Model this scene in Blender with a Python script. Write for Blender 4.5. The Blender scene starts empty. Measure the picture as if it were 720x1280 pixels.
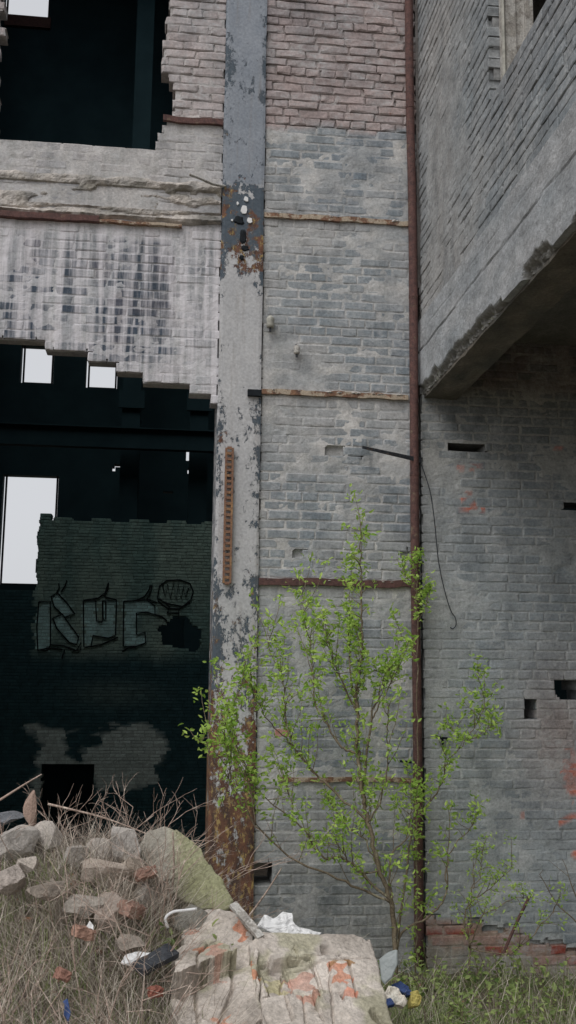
import bpy, math, random
import numpy as np
from mathutils import Vector, Matrix
random.seed(7); RNG = np.random.default_rng(7)
SC = bpy.context.scene; COL = SC.collection
# ---------------------------------------------------------------- camera
CF = 1300.0; PIT, YAW, ROL = .16464, .1173, .010776
_cy, _sy, _cp, _sp = math.cos(YAW), math.sin(YAW), math.cos(PIT), math.sin(PIT)
FW = np.array([_sy*_cp, _cy*_cp, _sp]); _r = np.array([_cy, -_sy, 0]); _u = np.cross(_r, FW)
RT = math.cos(ROL)*_r + math.sin(ROL)*_u; UP = -math.sin(ROL)*_r + math.cos(ROL)*_u
CAM = np.array([0, -8.1, 2.0])
cd = bpy.data.cameras.new('camera'); co = bpy.data.objects.new('camera', cd); COL.objects.link(co)
co.matrix_world = Matrix(((RT[0], UP[0], -FW[0], CAM[0]), (RT[1], UP[1], -FW[1], CAM[1]), (RT[2], UP[2], -FW[2], CAM[2]), (0, 0, 0, 1)))
cd.sensor_fit = 'VERTICAL'; cd.sensor_height = 36; cd.lens = 36*CF/1280; cd.clip_end = 2000; cd.clip_start = .05
SC.camera = co
def at(px, py, ax, val):                      # where the sight line through a photo point meets a real plane
    d = FW*CF + RT*(px-360) + UP*(640-py)
    return CAM + d*((val-CAM[ax])/d[ax])
def atp(px, py, P, N):
    d = FW*CF + RT*(px-360) + UP*(640-py)
    return CAM + d*(np.dot(P-CAM, N)/np.dot(d, N))
# ---------------------------------------------------------------- light
w = bpy.data.worlds.new('World'); SC.world = w; w.use_nodes = True
nt = w.node_tree; nt.nodes.clear()
sky = nt.nodes.new('ShaderNodeTexSky'); sky.sky_type = 'NISHITA'; sky.sun_disc = False
SUN_EL, SUN_AZ = math.radians(52), math.radians(218)
sky.sun_elevation = SUN_EL; sky.sun_rotation = SUN_AZ; sky.dust_density = 3.0; sky.air_density = 1.2
hs = nt.nodes.new('ShaderNodeHueSaturation'); hs.inputs['Saturation'].default_value = .12
mx = nt.nodes.new('ShaderNodeMix'); mx.data_type = 'RGBA'; mx.inputs[0].default_value = .72
mx.inputs[7].default_value = (7.7, 7.9, 8.35, 1)      # even cloud cover over the clear sky
bg = nt.nodes.new('ShaderNodeBackground'); bg.inputs[1].default_value = .092
wo = nt.nodes.new('ShaderNodeOutputWorld')
nt.links.new(sky.outputs[0], hs.inputs['Color']); nt.links.new(hs.outputs[0], mx.inputs[6])
nt.links.new(mx.outputs[2], bg.inputs[0]); nt.links.new(bg.outputs[0], wo.inputs[0])
sl = bpy.data.lights.new('sun', 'SUN'); sl.energy = 1.45; sl.angle = math.radians(50); sl.color = (1, .98, .95)
so = bpy.data.objects.new('sun', sl); COL.objects.link(so)
_sd = Vector((math.cos(SUN_EL)*math.sin(SUN_AZ), math.cos(SUN_EL)*math.cos(SUN_AZ), math.sin(SUN_EL)))
so.rotation_euler = _sd.to_track_quat('Z', 'Y').to_euler(); so.location = _sd*30
SC.view_settings.view_transform = 'Standard'; SC.view_settings.look = 'None'
SC.view_settings.exposure = .06; SC.view_settings.gamma = 1
SC.cycles.max_bounces = 6; SC.cycles.diffuse_bounces = 4; SC.cycles.transparent_max_bounces = 6
# ---------------------------------------------------------------- numbers and noise
KL = .49
def lin(c):
    c = np.array(c, float)/255
    return np.where(c <= .04045, c/12.92, ((c+.055)/1.055)**2.4)
def S(r, g, b, k=None): return np.minimum(lin((r, g, b))/(k or KL), .82)
def _h(ix, iy, s):
    n = (ix.astype(np.int64)*374761393 + iy.astype(np.int64)*668265263 + int(s)*974634777) & 0xffffffff
    n = ((n ^ (n >> 13))*1274126177) & 0xffffffff
    return ((n ^ (n >> 16)) & 0xffff)/65535.0
def vn(x, y, s=0):
    x = np.asarray(x, float); y = np.asarray(y, float)
    ix = np.floor(x); iy = np.floor(y); fx = x-ix; fy = y-iy
    fx = fx*fx*(3-2*fx); fy = fy*fy*(3-2*fy)
    a = _h(ix, iy, s); b = _h(ix+1, iy, s); c = _h(ix, iy+1, s); d = _h(ix+1, iy+1, s)
    return (a*(1-fx)+b*fx)*(1-fy) + (c*(1-fx)+d*fx)*fy
def fbm(x, y, s=0, o=4):
    t = 0; a = .5; n = 0
    for k in range(o):
        t = t + a*vn(x*2**k + 17.3*k, y*2**k - 9.1*k, s+k); n += a; a *= .55
    return t/n
def sst(a, b, x): t = np.clip((x-a)/(b-a), 0, 1); return t*t*(3-2*t)
def mixc(a, b, t): t = np.clip(np.asarray(t), 0, 1)[..., None]; return a*(1-t) + b*t
# ---------------------------------------------------------------- objects
def tag(o, label=None, cat=None, group=None, kind=None):
    if label: o['label'] = label
    if cat: o['category'] = cat
    if group: o['group'] = group
    if kind: o['kind'] = kind
    return o
def thing(name, loc, label, cat, group=None):
    o = bpy.data.objects.new(name, None); COL.objects.link(o); o.location = tuple(float(v) for v in loc)
    o.empty_display_size = .1
    return tag(o, label, cat, group)
def mesh(name, V, F, mat, parent=None, tint=None, aux=None, smooth=False, loc=None):
    V = np.asarray(V, float).reshape(-1, 3)
    off = np.zeros(3)
    if parent is not None:
        p = parent
        while p is not None: off += np.array(p.location); p = p.parent
    elif loc is not None: off = np.array(loc, float)
    me = bpy.data.meshes.new(name); me.from_pydata((V-off).tolist(), [], F if isinstance(F, list) else F.tolist()); me.update()
    if tint is not None:
        a = me.attributes.new('tint', 'FLOAT_COLOR', 'POINT'); a.data.foreach_set('color', np.asarray(tint, np.float32).ravel())
    if aux is not None:
        a = me.attributes.new('aux', 'FLOAT_COLOR', 'POINT'); a.data.foreach_set('color', np.asarray(aux, np.float32).ravel())
    if smooth: me.polygons.foreach_set('use_smooth', [True]*len(me.polygons))
    o = bpy.data.objects.new(name, me); COL.objects.link(o); me.materials.append(mat)
    if parent is not None: o.parent = parent
    elif loc is not None: o.location = tuple(off)
    return o
class MB:
    def __init__(s): s.V = []; s.F = []; s.T = []; s.A = []
    def add(s, V, F, t=(.3, .3, .3, 0), a=(0, 0, 0, 0)):
        n = sum(len(v) for v in s.V); V = np.asarray(V, float).reshape(-1, 3); s.V.append(V)
        s.F += [tuple(int(i)+n for i in f) for f in F]
        s.T.append(np.broadcast_to(np.asarray(t, float), (len(V), 4))); s.A.append(np.broadcast_to(np.asarray(a, float), (len(V), 4)))
    def box(s, lo, hi, M=None, **k):
        x0, y0, z0 = lo; x1, y1, z1 = hi
        V = np.array([(x0,y0,z0),(x1,y0,z0),(x1,y1,z0),(x0,y1,z0),(x0,y0,z1),(x1,y0,z1),(x1,y1,z1),(x0,y1,z1)], float)
        if M is not None: V = M(V)
        s.add(V, [(0,3,2,1),(4,5,6,7),(0,1,5,4),(1,2,6,5),(2,3,7,6),(3,0,4,7)], **k)
    def tube(s, P, R, n=7, cap=True, **k):
        P = np.asarray(P, float); R = np.broadcast_to(R, (len(P),)); V = []; F = []
        T = np.gradient(P, axis=0); T /= np.linalg.norm(T, axis=1)[:, None]+1e-9
        ref = np.array([.31, .9, .27]) if abs(T[0] @ np.array([.31, .9, .27])) < .9 else np.array([1., 0, 0])
        for i in range(len(P)):
            a = np.cross(T[i], ref); a /= np.linalg.norm(a)+1e-9; b = np.cross(T[i], a)
            for j in range(n):
                q = 2*math.pi*j/n; V.append(P[i] + R[i]*(a*math.cos(q) + b*math.sin(q)))
        for i in range(len(P)-1):
            for j in range(n): F.append((i*n+j, i*n+(j+1) % n, (i+1)*n+(j+1) % n, (i+1)*n+j))
        if cap: F.append(tuple(range(n))[::-1]); F.append(tuple((len(P)-1)*n+j for j in range(n)))
        s.add(V, F, **k)
    def build(s, name, mat, parent=None, smooth=False, loc=None):
        return mesh(name, np.concatenate(s.V), s.F, mat, parent, np.concatenate(s.T), np.concatenate(s.A), smooth, loc)
def smoothline(P, k=4):
    P = np.asarray(P, float); out = []
    for i in range(len(P)-1):
        p0 = P[max(i-1, 0)]; p1 = P[i]; p2 = P[i+1]; p3 = P[min(i+2, len(P)-1)]
        for j in range(k):
            t = j/k; out.append(.5*((2*p1)+(p2-p0)*t+(2*p0-5*p1+4*p2-p3)*t*t+(3*p1-p0-3*p2+p3)*t**3))
    out.append(P[-1]); return np.array(out)
# ---------------------------------------------------------------- materials
class G:
    def __init__(s, name):
        s.m = bpy.data.materials.new(name); s.m.use_nodes = True; s.t = s.m.node_tree
        s.b = s.t.nodes['Principled BSDF']; s.out = s.t.nodes['Material Output']; s.co = None
    def n(s, typ, **k):
        nd = s.t.nodes.new(typ)
        for a, v in k.items(): setattr(nd, a, v)
        return nd
    def set(s, sock, v):
        if isinstance(v, bpy.types.NodeSocket): s.t.links.new(v, sock)
        else:
            if hasattr(v, '__len__') and len(v) == 3 and sock.type == 'RGBA': v = tuple(v)+(1,)
            sock.default_value = v if not hasattr(v, '__len__') else tuple(float(q) for q in v)
    def coord(s, scale=(1, 1, 1)):
        if s.co is None: s.co = s.n('ShaderNodeTexCoord').outputs['Object']
        m = s.n('ShaderNodeMapping'); s.set(m.inputs['Vector'], s.co); m.inputs['Scale'].default_value = scale
        return m.outputs[0]
    def noise(s, scale, detail=4, rough=.55, sc=(1, 1, 1), dist=0):
        nd = s.n('ShaderNodeTexNoise'); s.set(nd.inputs['Vector'], s.coord(sc)); nd.inputs['Scale'].default_value = scale
        nd.inputs['Detail'].default_value = detail; nd.inputs['Roughness'].default_value = rough; nd.inputs['Distortion'].default_value = dist
        return nd.outputs[0]
    def mr(s, v, a, b, c, d):
        nd = s.n('ShaderNodeMapRange'); s.set(nd.inputs[0], v)
        for i, q in enumerate((a, b, c, d)): s.set(nd.inputs[i+1], q)
        return nd.outputs[0]
    def math(s, op, a, b=0.0, c=0.0):
        nd = s.n('ShaderNodeMath', operation=op); s.set(nd.inputs[0], a); s.set(nd.inputs[1], b); s.set(nd.inputs[2], c); return nd.outputs[0]
    def mix(s, f, a, b, blend='MIX'):
        nd = s.n('ShaderNodeMix', data_type='RGBA', blend_type=blend); s.set(nd.inputs[0], f); s.set(nd.inputs[6], a); s.set(nd.inputs[7], b); return nd.outputs[2]
    def gain(s, col, f):
        nd = s.n('ShaderNodeVectorMath', operation='SCALE'); s.set(nd.inputs[0], col); s.set(nd.inputs['Scale'], f); return nd.outputs[0]
    def attr(s, name): return s.n('ShaderNodeAttribute', attribute_name=name)
    def bump(s, h, st=.5, dist=.01):
        nd = s.n('ShaderNodeBump'); s.set(nd.inputs['Height'], h); nd.inputs['Strength'].default_value = st; nd.inputs['Distance'].default_value = dist
        s.set(s.b.inputs['Normal'], nd.outputs[0])
    def done(s, col, rough=.9, metal=0):
        s.set(s.b.inputs['Base Color'], col); s.set(s.b.inputs['Roughness'], rough); s.b.inputs['Metallic'].default_value = metal
        s.b.inputs['Specular IOR Level'].default_value = .25
        return s.m
def masonry(name, grain=1.0, bump=.6, coat=0.0):
    g = G(name); t = g.attr('tint'); a = g.attr('aux'); sep = g.n('ShaderNodeSeparateColor'); g.set(sep.inputs[0], a.outputs['Color'])
    c = g.gain(t.outputs['Color'], g.mr(g.noise(5, 6, .65), .3, .7, 1-.22*grain, 1+.2*grain))
    c = g.gain(c, g.mr(g.noise(46, 5, .7), .3, .7, 1-.26*grain, 1+.24*grain))
    if coat:
        k1 = g.mr(g.noise(3.1, 9, .72, (1, 1, 1.25)), .42, .60, 0, 1); k2 = g.mr(g.noise(19, 7, .75, (1, 1, 1.6)), .44, .58, .15, 1)
        lum = g.n('ShaderNodeVectorMath', operation='LENGTH'); g.set(lum.inputs[0], t.outputs['Color'])
        dkm = g.mr(lum.outputs['Value'], .2, .42, .1, 1)
        c = g.mix(g.math('MULTIPLY', g.math('MULTIPLY', g.math('MULTIPLY', k1, k2), coat), dkm), c, g.mix(g.noise(1.7, 4), tuple(S(134, 139, 142)), tuple(S(152, 150, 148))))
        k3 = g.mr(g.noise(1.6, 9, .72, (1.5, 1.5, .7)), .50, .66, 0, .55); c = g.mix(k3, c, g.mix(.5, g.gain(c, .62), tuple(S(72, 79, 84))))
    st = g.mr(g.noise(1, 5, .6, (16, 16, 1.1)), .42, .62, 0, 1)
    c = g.mix(g.math('MULTIPLY', st, t.outputs['Alpha']), c, tuple(S(168, 165, 168)))
    fl = g.math('ADD', g.noise(9, 8, .7), g.math('MULTIPLY', sep.outputs[0], .4))
    c = g.mix(g.mr(fl, .74, .78, 0, .85), c, g.mix(g.noise(30, 3), tuple(S(98, 68, 60)), tuple(S(124, 84, 72))))
    so_ = g.math('ADD', g.noise(3.2, 7, .68, (1.6, 1.6, 1)), g.math('MULTIPLY', sep.outputs[1], .55))
    c = g.mix(g.mr(so_, .66, .9, 0, .72), c, tuple(S(52, 58, 60)))
    mo = g.math('ADD', g.noise(6, 6, .65), g.math('MULTIPLY', sep.outputs[2], .5))
    c = g.mix(g.mr(mo, .72, .85, 0, .9), c, g.mix(g.noise(22, 4), tuple(S(80, 80, 56)), tuple(S(116, 116, 80))))
    pit = g.mr(g.noise(75, 3, .6), .66, .74, 0, .45); c = g.mix(pit, c, g.gain(c, .35))
    h = g.math('ADD', g.math('MULTIPLY', g.noise(28, 6, .7), 1.0), g.math('MULTIPLY', g.noise(110, 3, .6), .35))
    g.bump(h, bump, .012); return g.done(c, .93)
def rusty(name, base, dark, pale, pamt=.5, rough=.85, metal=0):
    g = G(name); c = g.mix(g.mr(g.noise(24, 6, .7), .35, .65, 0, 1), tuple(base), tuple(dark))
    c = g.mix(g.mr(g.noise(11, 7, .7), 1-pamt-.03, 1-pamt+.03, 0, .85), c, tuple(pale))
    c = g.gain(c, g.mr(g.noise(90, 3), .3, .7, .75, 1.25)); g.bump(g.noise(60, 5, .7), .6, .006); return g.done(c, rough, metal)
def plain(name, col, col2=None, sc=20, rough=.85, bump=.3, bs=60):
    g = G(name); c = g.mix(g.mr(g.noise(sc, 5, .6), .3, .7, 0, 1), tuple(col), tuple(col2 if col2 is not None else np.array(col)*.7))
    g.bump(g.noise(bs, 4), bump, .006); return g.done(c, rough)
def leafm(name, c1, c2, tr=.35, attr=False):
    g = G(name); g.b.inputs['Roughness'].default_value = .55
    oi = g.attr('tint'); c = g.gain(g.mix(oi.outputs['Alpha'], tuple(c1), tuple(c2)), 1.0)
    g.done(c, .6); tl = g.n('ShaderNodeBsdfTranslucent'); g.set(tl.inputs[0], g.gain(c, 1.2))
    ms = g.n('ShaderNodeMixShader'); ms.inputs[0].default_value = tr
    g.t.links.new(g.b.outputs[0], ms.inputs[1]); g.t.links.new(tl.outputs[0], ms.inputs[2]); g.t.links.new(ms.outputs[0], g.out.inputs[0]); return g.m
M_WALL = masonry('whitewashed_brick', 1.15, .55, .62); M_INNER = masonry('inner_brick', 1.1, .5)
M_CONC = masonry('rough_concrete', 1.1, .9)
M_STRIP = rusty('strip_rust', S(108, 82, 64), S(72, 56, 50), S(134, 124, 110), .5)
M_PIPE = rusty('pipe_rust', S(80, 58, 54), S(56, 43, 42), S(88, 76, 64), .36)
M_RAIL = rusty('rail_rust', S(124, 96, 68), S(74, 54, 50), S(96, 72, 60), .5)
M_DARK = rusty('dark_iron', S(56, 58, 62), S(34, 36, 40), S(70, 60, 54), .4)
M_BLACK = plain('soot', S(26, 30, 34), S(14, 17, 20), 18)
M_WHITE = plain('white_sheet', S(214, 212, 214), S(190, 190, 196), 6, .6)
M_WOOD = rusty('weathered_wood', S(128, 124, 118), S(98, 94, 90), S(142, 140, 136), .5)
M_FAR = plain('sooty_plaster', np.array([.020, .048, .058]), np.array([.012, .032, .040]), 1.2, .95)  # hall gloom and its teal shadow tone put into the base colour
M_PORC = plain('old_porcelain', S(140, 138, 130), S(104, 104, 98), 20, .5)
# ---------------------------------------------------------------- builders for masonry
PITCH = .077; PH = 4.216 % PITCH
def brickwall(name, O, U, N, u0, u1, v0, v1, inside, thick, tintf, mat, parent, rec=.0015, jit=.0024, smear=None, recf=None, res=(.021, .01925), rag=.012, push=None, phase=PH, ewear=.75):
    """bricks laid in courses: every brick with its own front, mortar as one uneven sheet, solid core behind"""
    O = np.array(O, float); U = np.array(U, float); N = np.array(N, float); Z = np.array([0, 0, 1.])
    mb = MB(); rnd = random.Random(hash(name) % 1000 if False else len(name)*13+int(abs(u0)*10))
    TV = []; TA = []; BV = []; BF = []; base = 0
    gi = np.array([0, .05, .5, .95, 1.]); gj = np.array([0, .13, .87, 1.])
    GI, GJ = np.meshgrid(gi, gj); GI = GI.ravel(); GJ = GJ.ravel()
    edge = (GI == 0) | (GI == 1) | (GJ == 0) | (GJ == 1)
    faces = [(j*5+i, j*5+i+1, (j+1)*5+i+1, (j+1)*5+i) for j in range(3) for i in range(4)]
    ring = [0, 1, 2, 3, 4, 9, 14, 19, 18, 17, 16, 15, 10, 5]; NR = 14; NVB = 34
    us = np.arange(u0, u1, .01)
    k0 = int(math.floor((v0-phase)/PITCH)); k1 = int(math.ceil((v1-phase)/PITCH))
    cu = []; cv = []; cr = []
    for k in range(k0, k1):
        va = phase+k*PITCH; vc = va+PITCH/2
        ins = inside(us, np.full_like(us, vc)); idx = np.flatnonzero(np.diff(np.concatenate([[0], ins.astype(int), [0]])))
        for a, b in zip(idx[::2], idx[1::2]):
            ua = us[a]; ub = us[min(b, len(us)-1)]
            if ua > u0+.02: ua += rnd.uniform(-rag, rag)
            if ub < u1-.02: ub += rnd.uniform(-rag, rag)
            if ub-ua < .05: continue
            def P(u, v, d): return O + U*u + Z*v + N*d
            cb = np.array([P(ua+.006, va, -thick+.004), P(ub-.006, va, -thick+.004), P(ub-.006, va, -.034), P(ua+.006, va, -.034),
                           P(ua+.006, va+PITCH, -thick+.004), P(ub-.006, va+PITCH, -thick+.004), P(ub-.006, va+PITCH, -.034), P(ua+.006, va+PITCH, -.034)])
            ct = tintf(np.array([(ua+ub)/2]), np.array([vc]), True, np.array([.5]))
            mb.add(cb, [(0,3,2,1),(4,5,6,7),(0,1,5,4),(1,2,6,5),(2,3,7,6),(3,0,4,7)], np.append(ct[0][0]*.8, 0))
            header = k % 6 == 2; u = math.floor(ua/.26)*.26 - (.13 if k % 2 else 0) + (.06 if header else 0) + .03*math.sin(k*5.1)
            while u < ub-.03:
                L = .12 if header or rnd.random() < .1 else .25
                x0 = max(u, ua); x1 = min(u+L, ub); u += L+.01
                if x1-x0 < .045: continue
                if push is not None and push((x0+x1)/2, vc): continue
                c2 = inside(np.array([x0-.05, x1+.05, (x0+x1)/2, (x0+x1)/2, x0+.01, x1-.01, x0+.01, x1-.01]), np.array([vc, vc, vc-PITCH, vc+PITCH, vc-PITCH, vc-PITCH, vc+PITCH, vc+PITCH]))
                dp = thick if not c2.all() else .036
                rr = recf((x0+x1)/2, vc) if recf else 1.0
                J = jit*rr; gu = x0+(x1-x0)*GI; gv = va+.005+.067*GJ
                gu = gu + np.array([rnd.uniform(-.004, .004) for _ in GI])*rr; gv = gv + np.array([rnd.uniform(-.003, .003) for _ in GI])*rr
                lean = rnd.uniform(-J, J)*1.5; tx = rnd.uniform(-J, J)
                gd = lean + tx*(GI-.5) - edge*.0028*rr + np.array([rnd.uniform(-.0016, .0016) for _ in GI])*rr
                if rnd.random() < .22*rr: q = rnd.choice([0, 4, 15, 19]); gd[q] -= .02; gu[q] += .01*(1 if q in (0, 15) else -1)
                fv = O + U*gu[:, None] + Z*gv[:, None] + N*gd[:, None]
                bk = fv[ring] - N*(dp + gd[ring, None])
                nv = len(BV); BV.append(np.vstack([fv, bk]))
                BF += [(base+f[0], base+f[1], base+f[2], base+f[3]) for f in faces]
                for q in range(NR):
                    q2 = (q+1) % NR; BF.append((base+ring[q2], base+ring[q], base+20+q, base+20+q2))
                if dp > .1: BF.append(tuple(base+20+q for q in range(NR))[::-1])
                base += NVB; cu.append(np.concatenate([gu*.45+.55*(x0+x1)/2, gu[ring]])); cv.append(np.concatenate([gv, gv[ring]])); cr.append(np.full(NVB, rnd.random()))
    if cu:
        cu = np.concatenate(cu); cv = np.concatenate(cv); cr = np.concatenate(cr)
        rgb, wash, fl, so_, mo = tintf(cu, cv, False, cr); mrgb = tintf(cu, cv, True, cr)[0]
        ew = np.tile(np.concatenate([edge*1.0, np.ones(NR)]), len(cu)//NVB)*ewear*(.4+.9*fbm(cu*9, cv*9, 15, 3)); rgb = mixc(rgb, mrgb, ew)
        t = np.concatenate([rgb, (wash+0*cu)[:, None]], 1); a = np.stack([fl+0*cu, so_+0*cu, mo+0*cu, 0*cu], 1)
        mb.add(np.concatenate(BV), [], (0, 0, 0, 0)); mb.T[-1] = t; mb.A[-1] = a
        off = sum(len(v) for v in mb.V[:-1]); mb.F += [tuple(i+off for i in f) for f in BF]
    # mortar sheet
    nu = int((u1-u0)/res[0]); nv_ = int((v1-v0)/res[1]); gu = np.linspace(u0, u1, nu+1); gv = np.linspace(v0, v1, nv_+1)
    A, B = np.meshgrid(gu, gv); h = fbm(A*14, B*22, 3, 4); s = smear(A, B) if smear else 0*A
    d = -rec - .0025 + (h-.5)*.010 + s*(.008+.014*(fbm(A*9, B*13, 9, 3)-.35))
    if recf: d = d - .008*(np.vectorize(recf)(A, B)-1)
    if push is not None: d = np.where(np.vectorize(push)(A, B), -.07, d)
    d = np.minimum(d, .0015+.004*(h-.5))
    V = O + U*A.ravel()[:, None] + Z*B.ravel()[:, None] + N*d.ravel()[:, None]
    Am, Bm = np.meshgrid((gu[1:]+gu[:-1])/2, (gv[1:]+gv[:-1])/2)
    e = .012; ok = inside(Am, Bm)
    for q in ((e, 0), (-e, 0), (0, e), (0, -e)): ok &= inside(Am+q[0], Bm+q[1])
    jj, ii = np.nonzero(ok); n1 = nu+1; f = np.stack([jj*n1+ii, jj*n1+ii+1, (jj+1)*n1+ii+1, (jj+1)*n1+ii], 1)
    use = np.unique(f); mp = -np.ones(len(V), int); mp[use] = np.arange(len(use))
    rgb, wash, fl, so_, mo = tintf(A.ravel()[use], B.ravel()[use], True, np.full(len(use), .5))
    z = 0*A.ravel()[use]
    mb.add(V[use], [], (0, 0, 0, 0)); mb.T[-1] = np.concatenate([rgb, (wash+z)[:, None]], 1); mb.A[-1] = np.stack([fl+z, so_+z, mo+z, z], 1)
    off = sum(len(v) for v in mb.V[:-1]); mb.F += [tuple(r) for r in (mp[f]+off).tolist()]
    return mb.build(name, mat, parent)
def slab(name, O, U, W, N, u0, u1, v0, v1, thick, res, dispf, tintf, mat, parent, smooth=False):
    """solid block whose front is an uneven grid"""
    O, U, W, N = (np.array(q, float) for q in (O, U, W, N))
    nu = max(2, int((u1-u0)/res)); nv_ = max(2, int((v1-v0)/res)); A, B = np.meshgrid(np.linspace(u0, u1, nu+1), np.linspace(v0, v1, nv_+1))
    du, dv, dn = dispf(A, B)
    V = O + U*(A+du).ravel()[:, None] + W*(B+dv).ravel()[:, None] + N*dn.ravel()[:, None]
    n1 = nu+1; F = [(j*n1+i, j*n1+i+1, (j+1)*n1+i+1, (j+1)*n1+i) for j in range(nv_) for i in range(nu)]
    ring = [i for i in range(n1)] + [j*n1+nu for j in range(1, nv_+1)] + [nv_*n1+i for i in range(nu-1, -1, -1)] + [j*n1 for j in range(nv_-1, 0, -1)]
    Bk = V[ring] - N*(dn.ravel()[ring, None]+thick); nb = len(V)
    for q in range(len(ring)):
        q2 = (q+1) % len(ring); F.append((ring[q2], ring[q], nb+q, nb+q2))
    F.append(tuple(nb+q for q in range(len(ring)))[::-1])
    rgb, wash, fl, so_, mo = tintf(A.ravel(), B.ravel()); z = 0*A.ravel()
    T = np.concatenate([rgb, (wash+z)[:, None]], 1); X = np.stack([fl+z, so_+z, mo+z, z], 1)
    mb = MB(); mb.add(np.vstack([V, Bk]), F); mb.T[-1] = np.vstack([T, T[ring]]); mb.A[-1] = np.vstack([X, X[ring]])
    return mb.build(name, mat, parent, smooth)
def starslab(name, pts, P0, N, thick, mat, parent=None, label=None, cat=None, group=None, amp=.012, tintf=None, seed=0, rings=26, seg=110, col=(.3, .3, .3), aux=(0, 0, 0, 0), jag=.02, groove=None, facet=None):
    """a broken slab: outline on its own tilted plane, rough face, solid thickness"""
    P0 = np.array(P0, float); N = np.array(N, float); N /= np.linalg.norm(N)
    A = np.cross([0, 0, 1.], N); A /= np.linalg.norm(A); B = np.cross(N, A)
    q = np.array([[(p-P0) @ A, (p-P0) @ B] for p in (atp(x, y, P0, N) for x, y in pts)]); c = q.mean(0)
    th = np.arctan2(q[:, 1]-c[1], q[:, 0]-c[0]); L = np.linalg.norm(np.roll(q, -1, 0)-q, axis=1); s = np.concatenate([[0], np.cumsum(L)])
    per = s[-1]; t = np.linspace(0, per, seg, endpoint=False); qc = np.vstack([q, q[:1]])
    bx = np.interp(t, s, qc[:, 0]); by = np.interp(t, s, qc[:, 1])
    bx = bx + jag*(fbm(t*9, 0*t+seed, seed, 3)-.5)*2; by = by + jag*(fbm(t*9, 0*t+seed+5, seed+3, 3)-.5)*2
    V = []; UV = []
    rr = np.linspace(0, 1, rings+1)[1:]
    V2 = [c] + [c+(np.array([bx[i], by[i]])-c)*r for r in rr for i in range(seg)]
    V2 = np.array(V2); rad = np.concatenate([[0], np.repeat(rr, seg)])
    h = (facet(V2[:, 0], V2[:, 1]) if facet is not None else 0) + amp*(fbm(V2[:, 0]*5, V2[:, 1]*5, seed, 4)-.5)*2 + amp*.9*(np.abs(fbm(V2[:, 0]*22, V2[:, 1]*22, seed+2, 4)-.5)*-2+.3) + amp*.35*(fbm(V2[:, 0]*70, V2[:, 1]*70, seed+2, 2)-.5) - .006*np.clip((rad-.96)/.04, 0, 1)**2
    if groove is not None: h = h + groove(V2[:, 0], V2[:, 1])
    top = P0 + A*V2[:, :1] + B*V2[:, 1:] + N*h[:, None]
    F = [(0, 1+i, 1+(i+1) % seg) for i in range(seg)]
    for r in range(rings-1):
        a = 1+r*seg
        F += [(a+i, a+seg+i, a+seg+(i+1) % seg, a+(i+1) % seg) for i in range(seg)]
    last = 1+(rings-1)*seg; lay = [last]; Vs = [top]; n = len(top); rim = top[last:]
    cc = top[0]
    for k, dd in enumerate((.25, .55, .8, 1)):
        v = rim + (rim-cc)*(-.03*dd + .05*(fbm(t*12+k*7, 0*t+k, seed+k, 3)-.5)[:, None]) - N*thick*dd
        Vs.append(v); a = lay[-1]; b = n
        F += [(a+i, b+i, b+(i+1) % seg, a+(i+1) % seg) for i in range(seg)]; lay.append(n); n += seg
    F.append(tuple(lay[-1]+i for i in range(seg))[::-1])
    Vall = np.vstack(Vs)
    if tintf is not None: tt, aa = tintf(V2[:, 0], V2[:, 1])
    else: tt = np.tile(np.append(np.array(col), 0), (len(V2), 1)); aa = np.tile(aux, (len(V2), 1))
    T = np.vstack([tt]+[tt[last:]]*4); X = np.vstack([aa]+[aa[last:]]*4)
    loc = Vall.min(0)*[0, 0, 1] + Vall.mean(0)*[1, 1, 0]
    mb = MB(); mb.add(Vall, F); mb.T[-1] = T; mb.A[-1] = X
    o = mb.build(name, mat, parent, False, None if parent is not None else loc)
    if label: tag(o, label, cat, group)
    return o
def vorofacet(seed, n, ext, amp, slope, keep=None):
    rd = np.random.default_rng(seed); C_ = rd.uniform(-ext, ext, (n, 2)); A_ = rd.uniform(-amp, amp, n); B_ = rd.normal(size=(n, 2))*slope
    def f(u, v):
        u = u+.02*(fbm(u*14, v*14, seed, 3)-.5); v = v+.02*(fbm(u*14+9, v*14, seed+1, 3)-.5)
        D = (u[:, None]-C_[None, :, 0])**2+(v[:, None]-C_[None, :, 1])**2; k = D.argmin(1); return A_[k]+B_[k, 0]*(u-C_[k, 0])+B_[k, 1]*(v-C_[k, 1])
    return f
def bondfacet(seed, amp=.010, slope=.06, gap=.012):
    def f(u, v):
        u2 = u+.012*(fbm(u*16, v*16, seed, 3)-.5); v2 = v+.012*(fbm(u*16, v*16+5, seed+1, 3)-.5)
        row = np.floor(v2/.27); off = .065*(row % 2); col_ = np.floor((u2+off)/.135); fu = (u2+off)/.135-col_; fv = v2/.27-row
        a = (_h(col_, row, seed)-.5)*2*amp - .045*(_h(col_, row, seed+3) > .78); t1 = (_h(col_, row, seed+1)-.5)*slope; t2 = (_h(col_, row, seed+2)-.5)*slope
        e = np.minimum(np.minimum(fu, 1-fu)*.135, np.minimum(fv, 1-fv)*.27); cover = sst(.50, .56, fbm(u*3.5, v*3.5, seed+7, 4))
        b = a+t1*(fu-.5)+t2*(fv-.5)-gap*(e < .008); return b*(1-cover)+cover*.012
    return f
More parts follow.
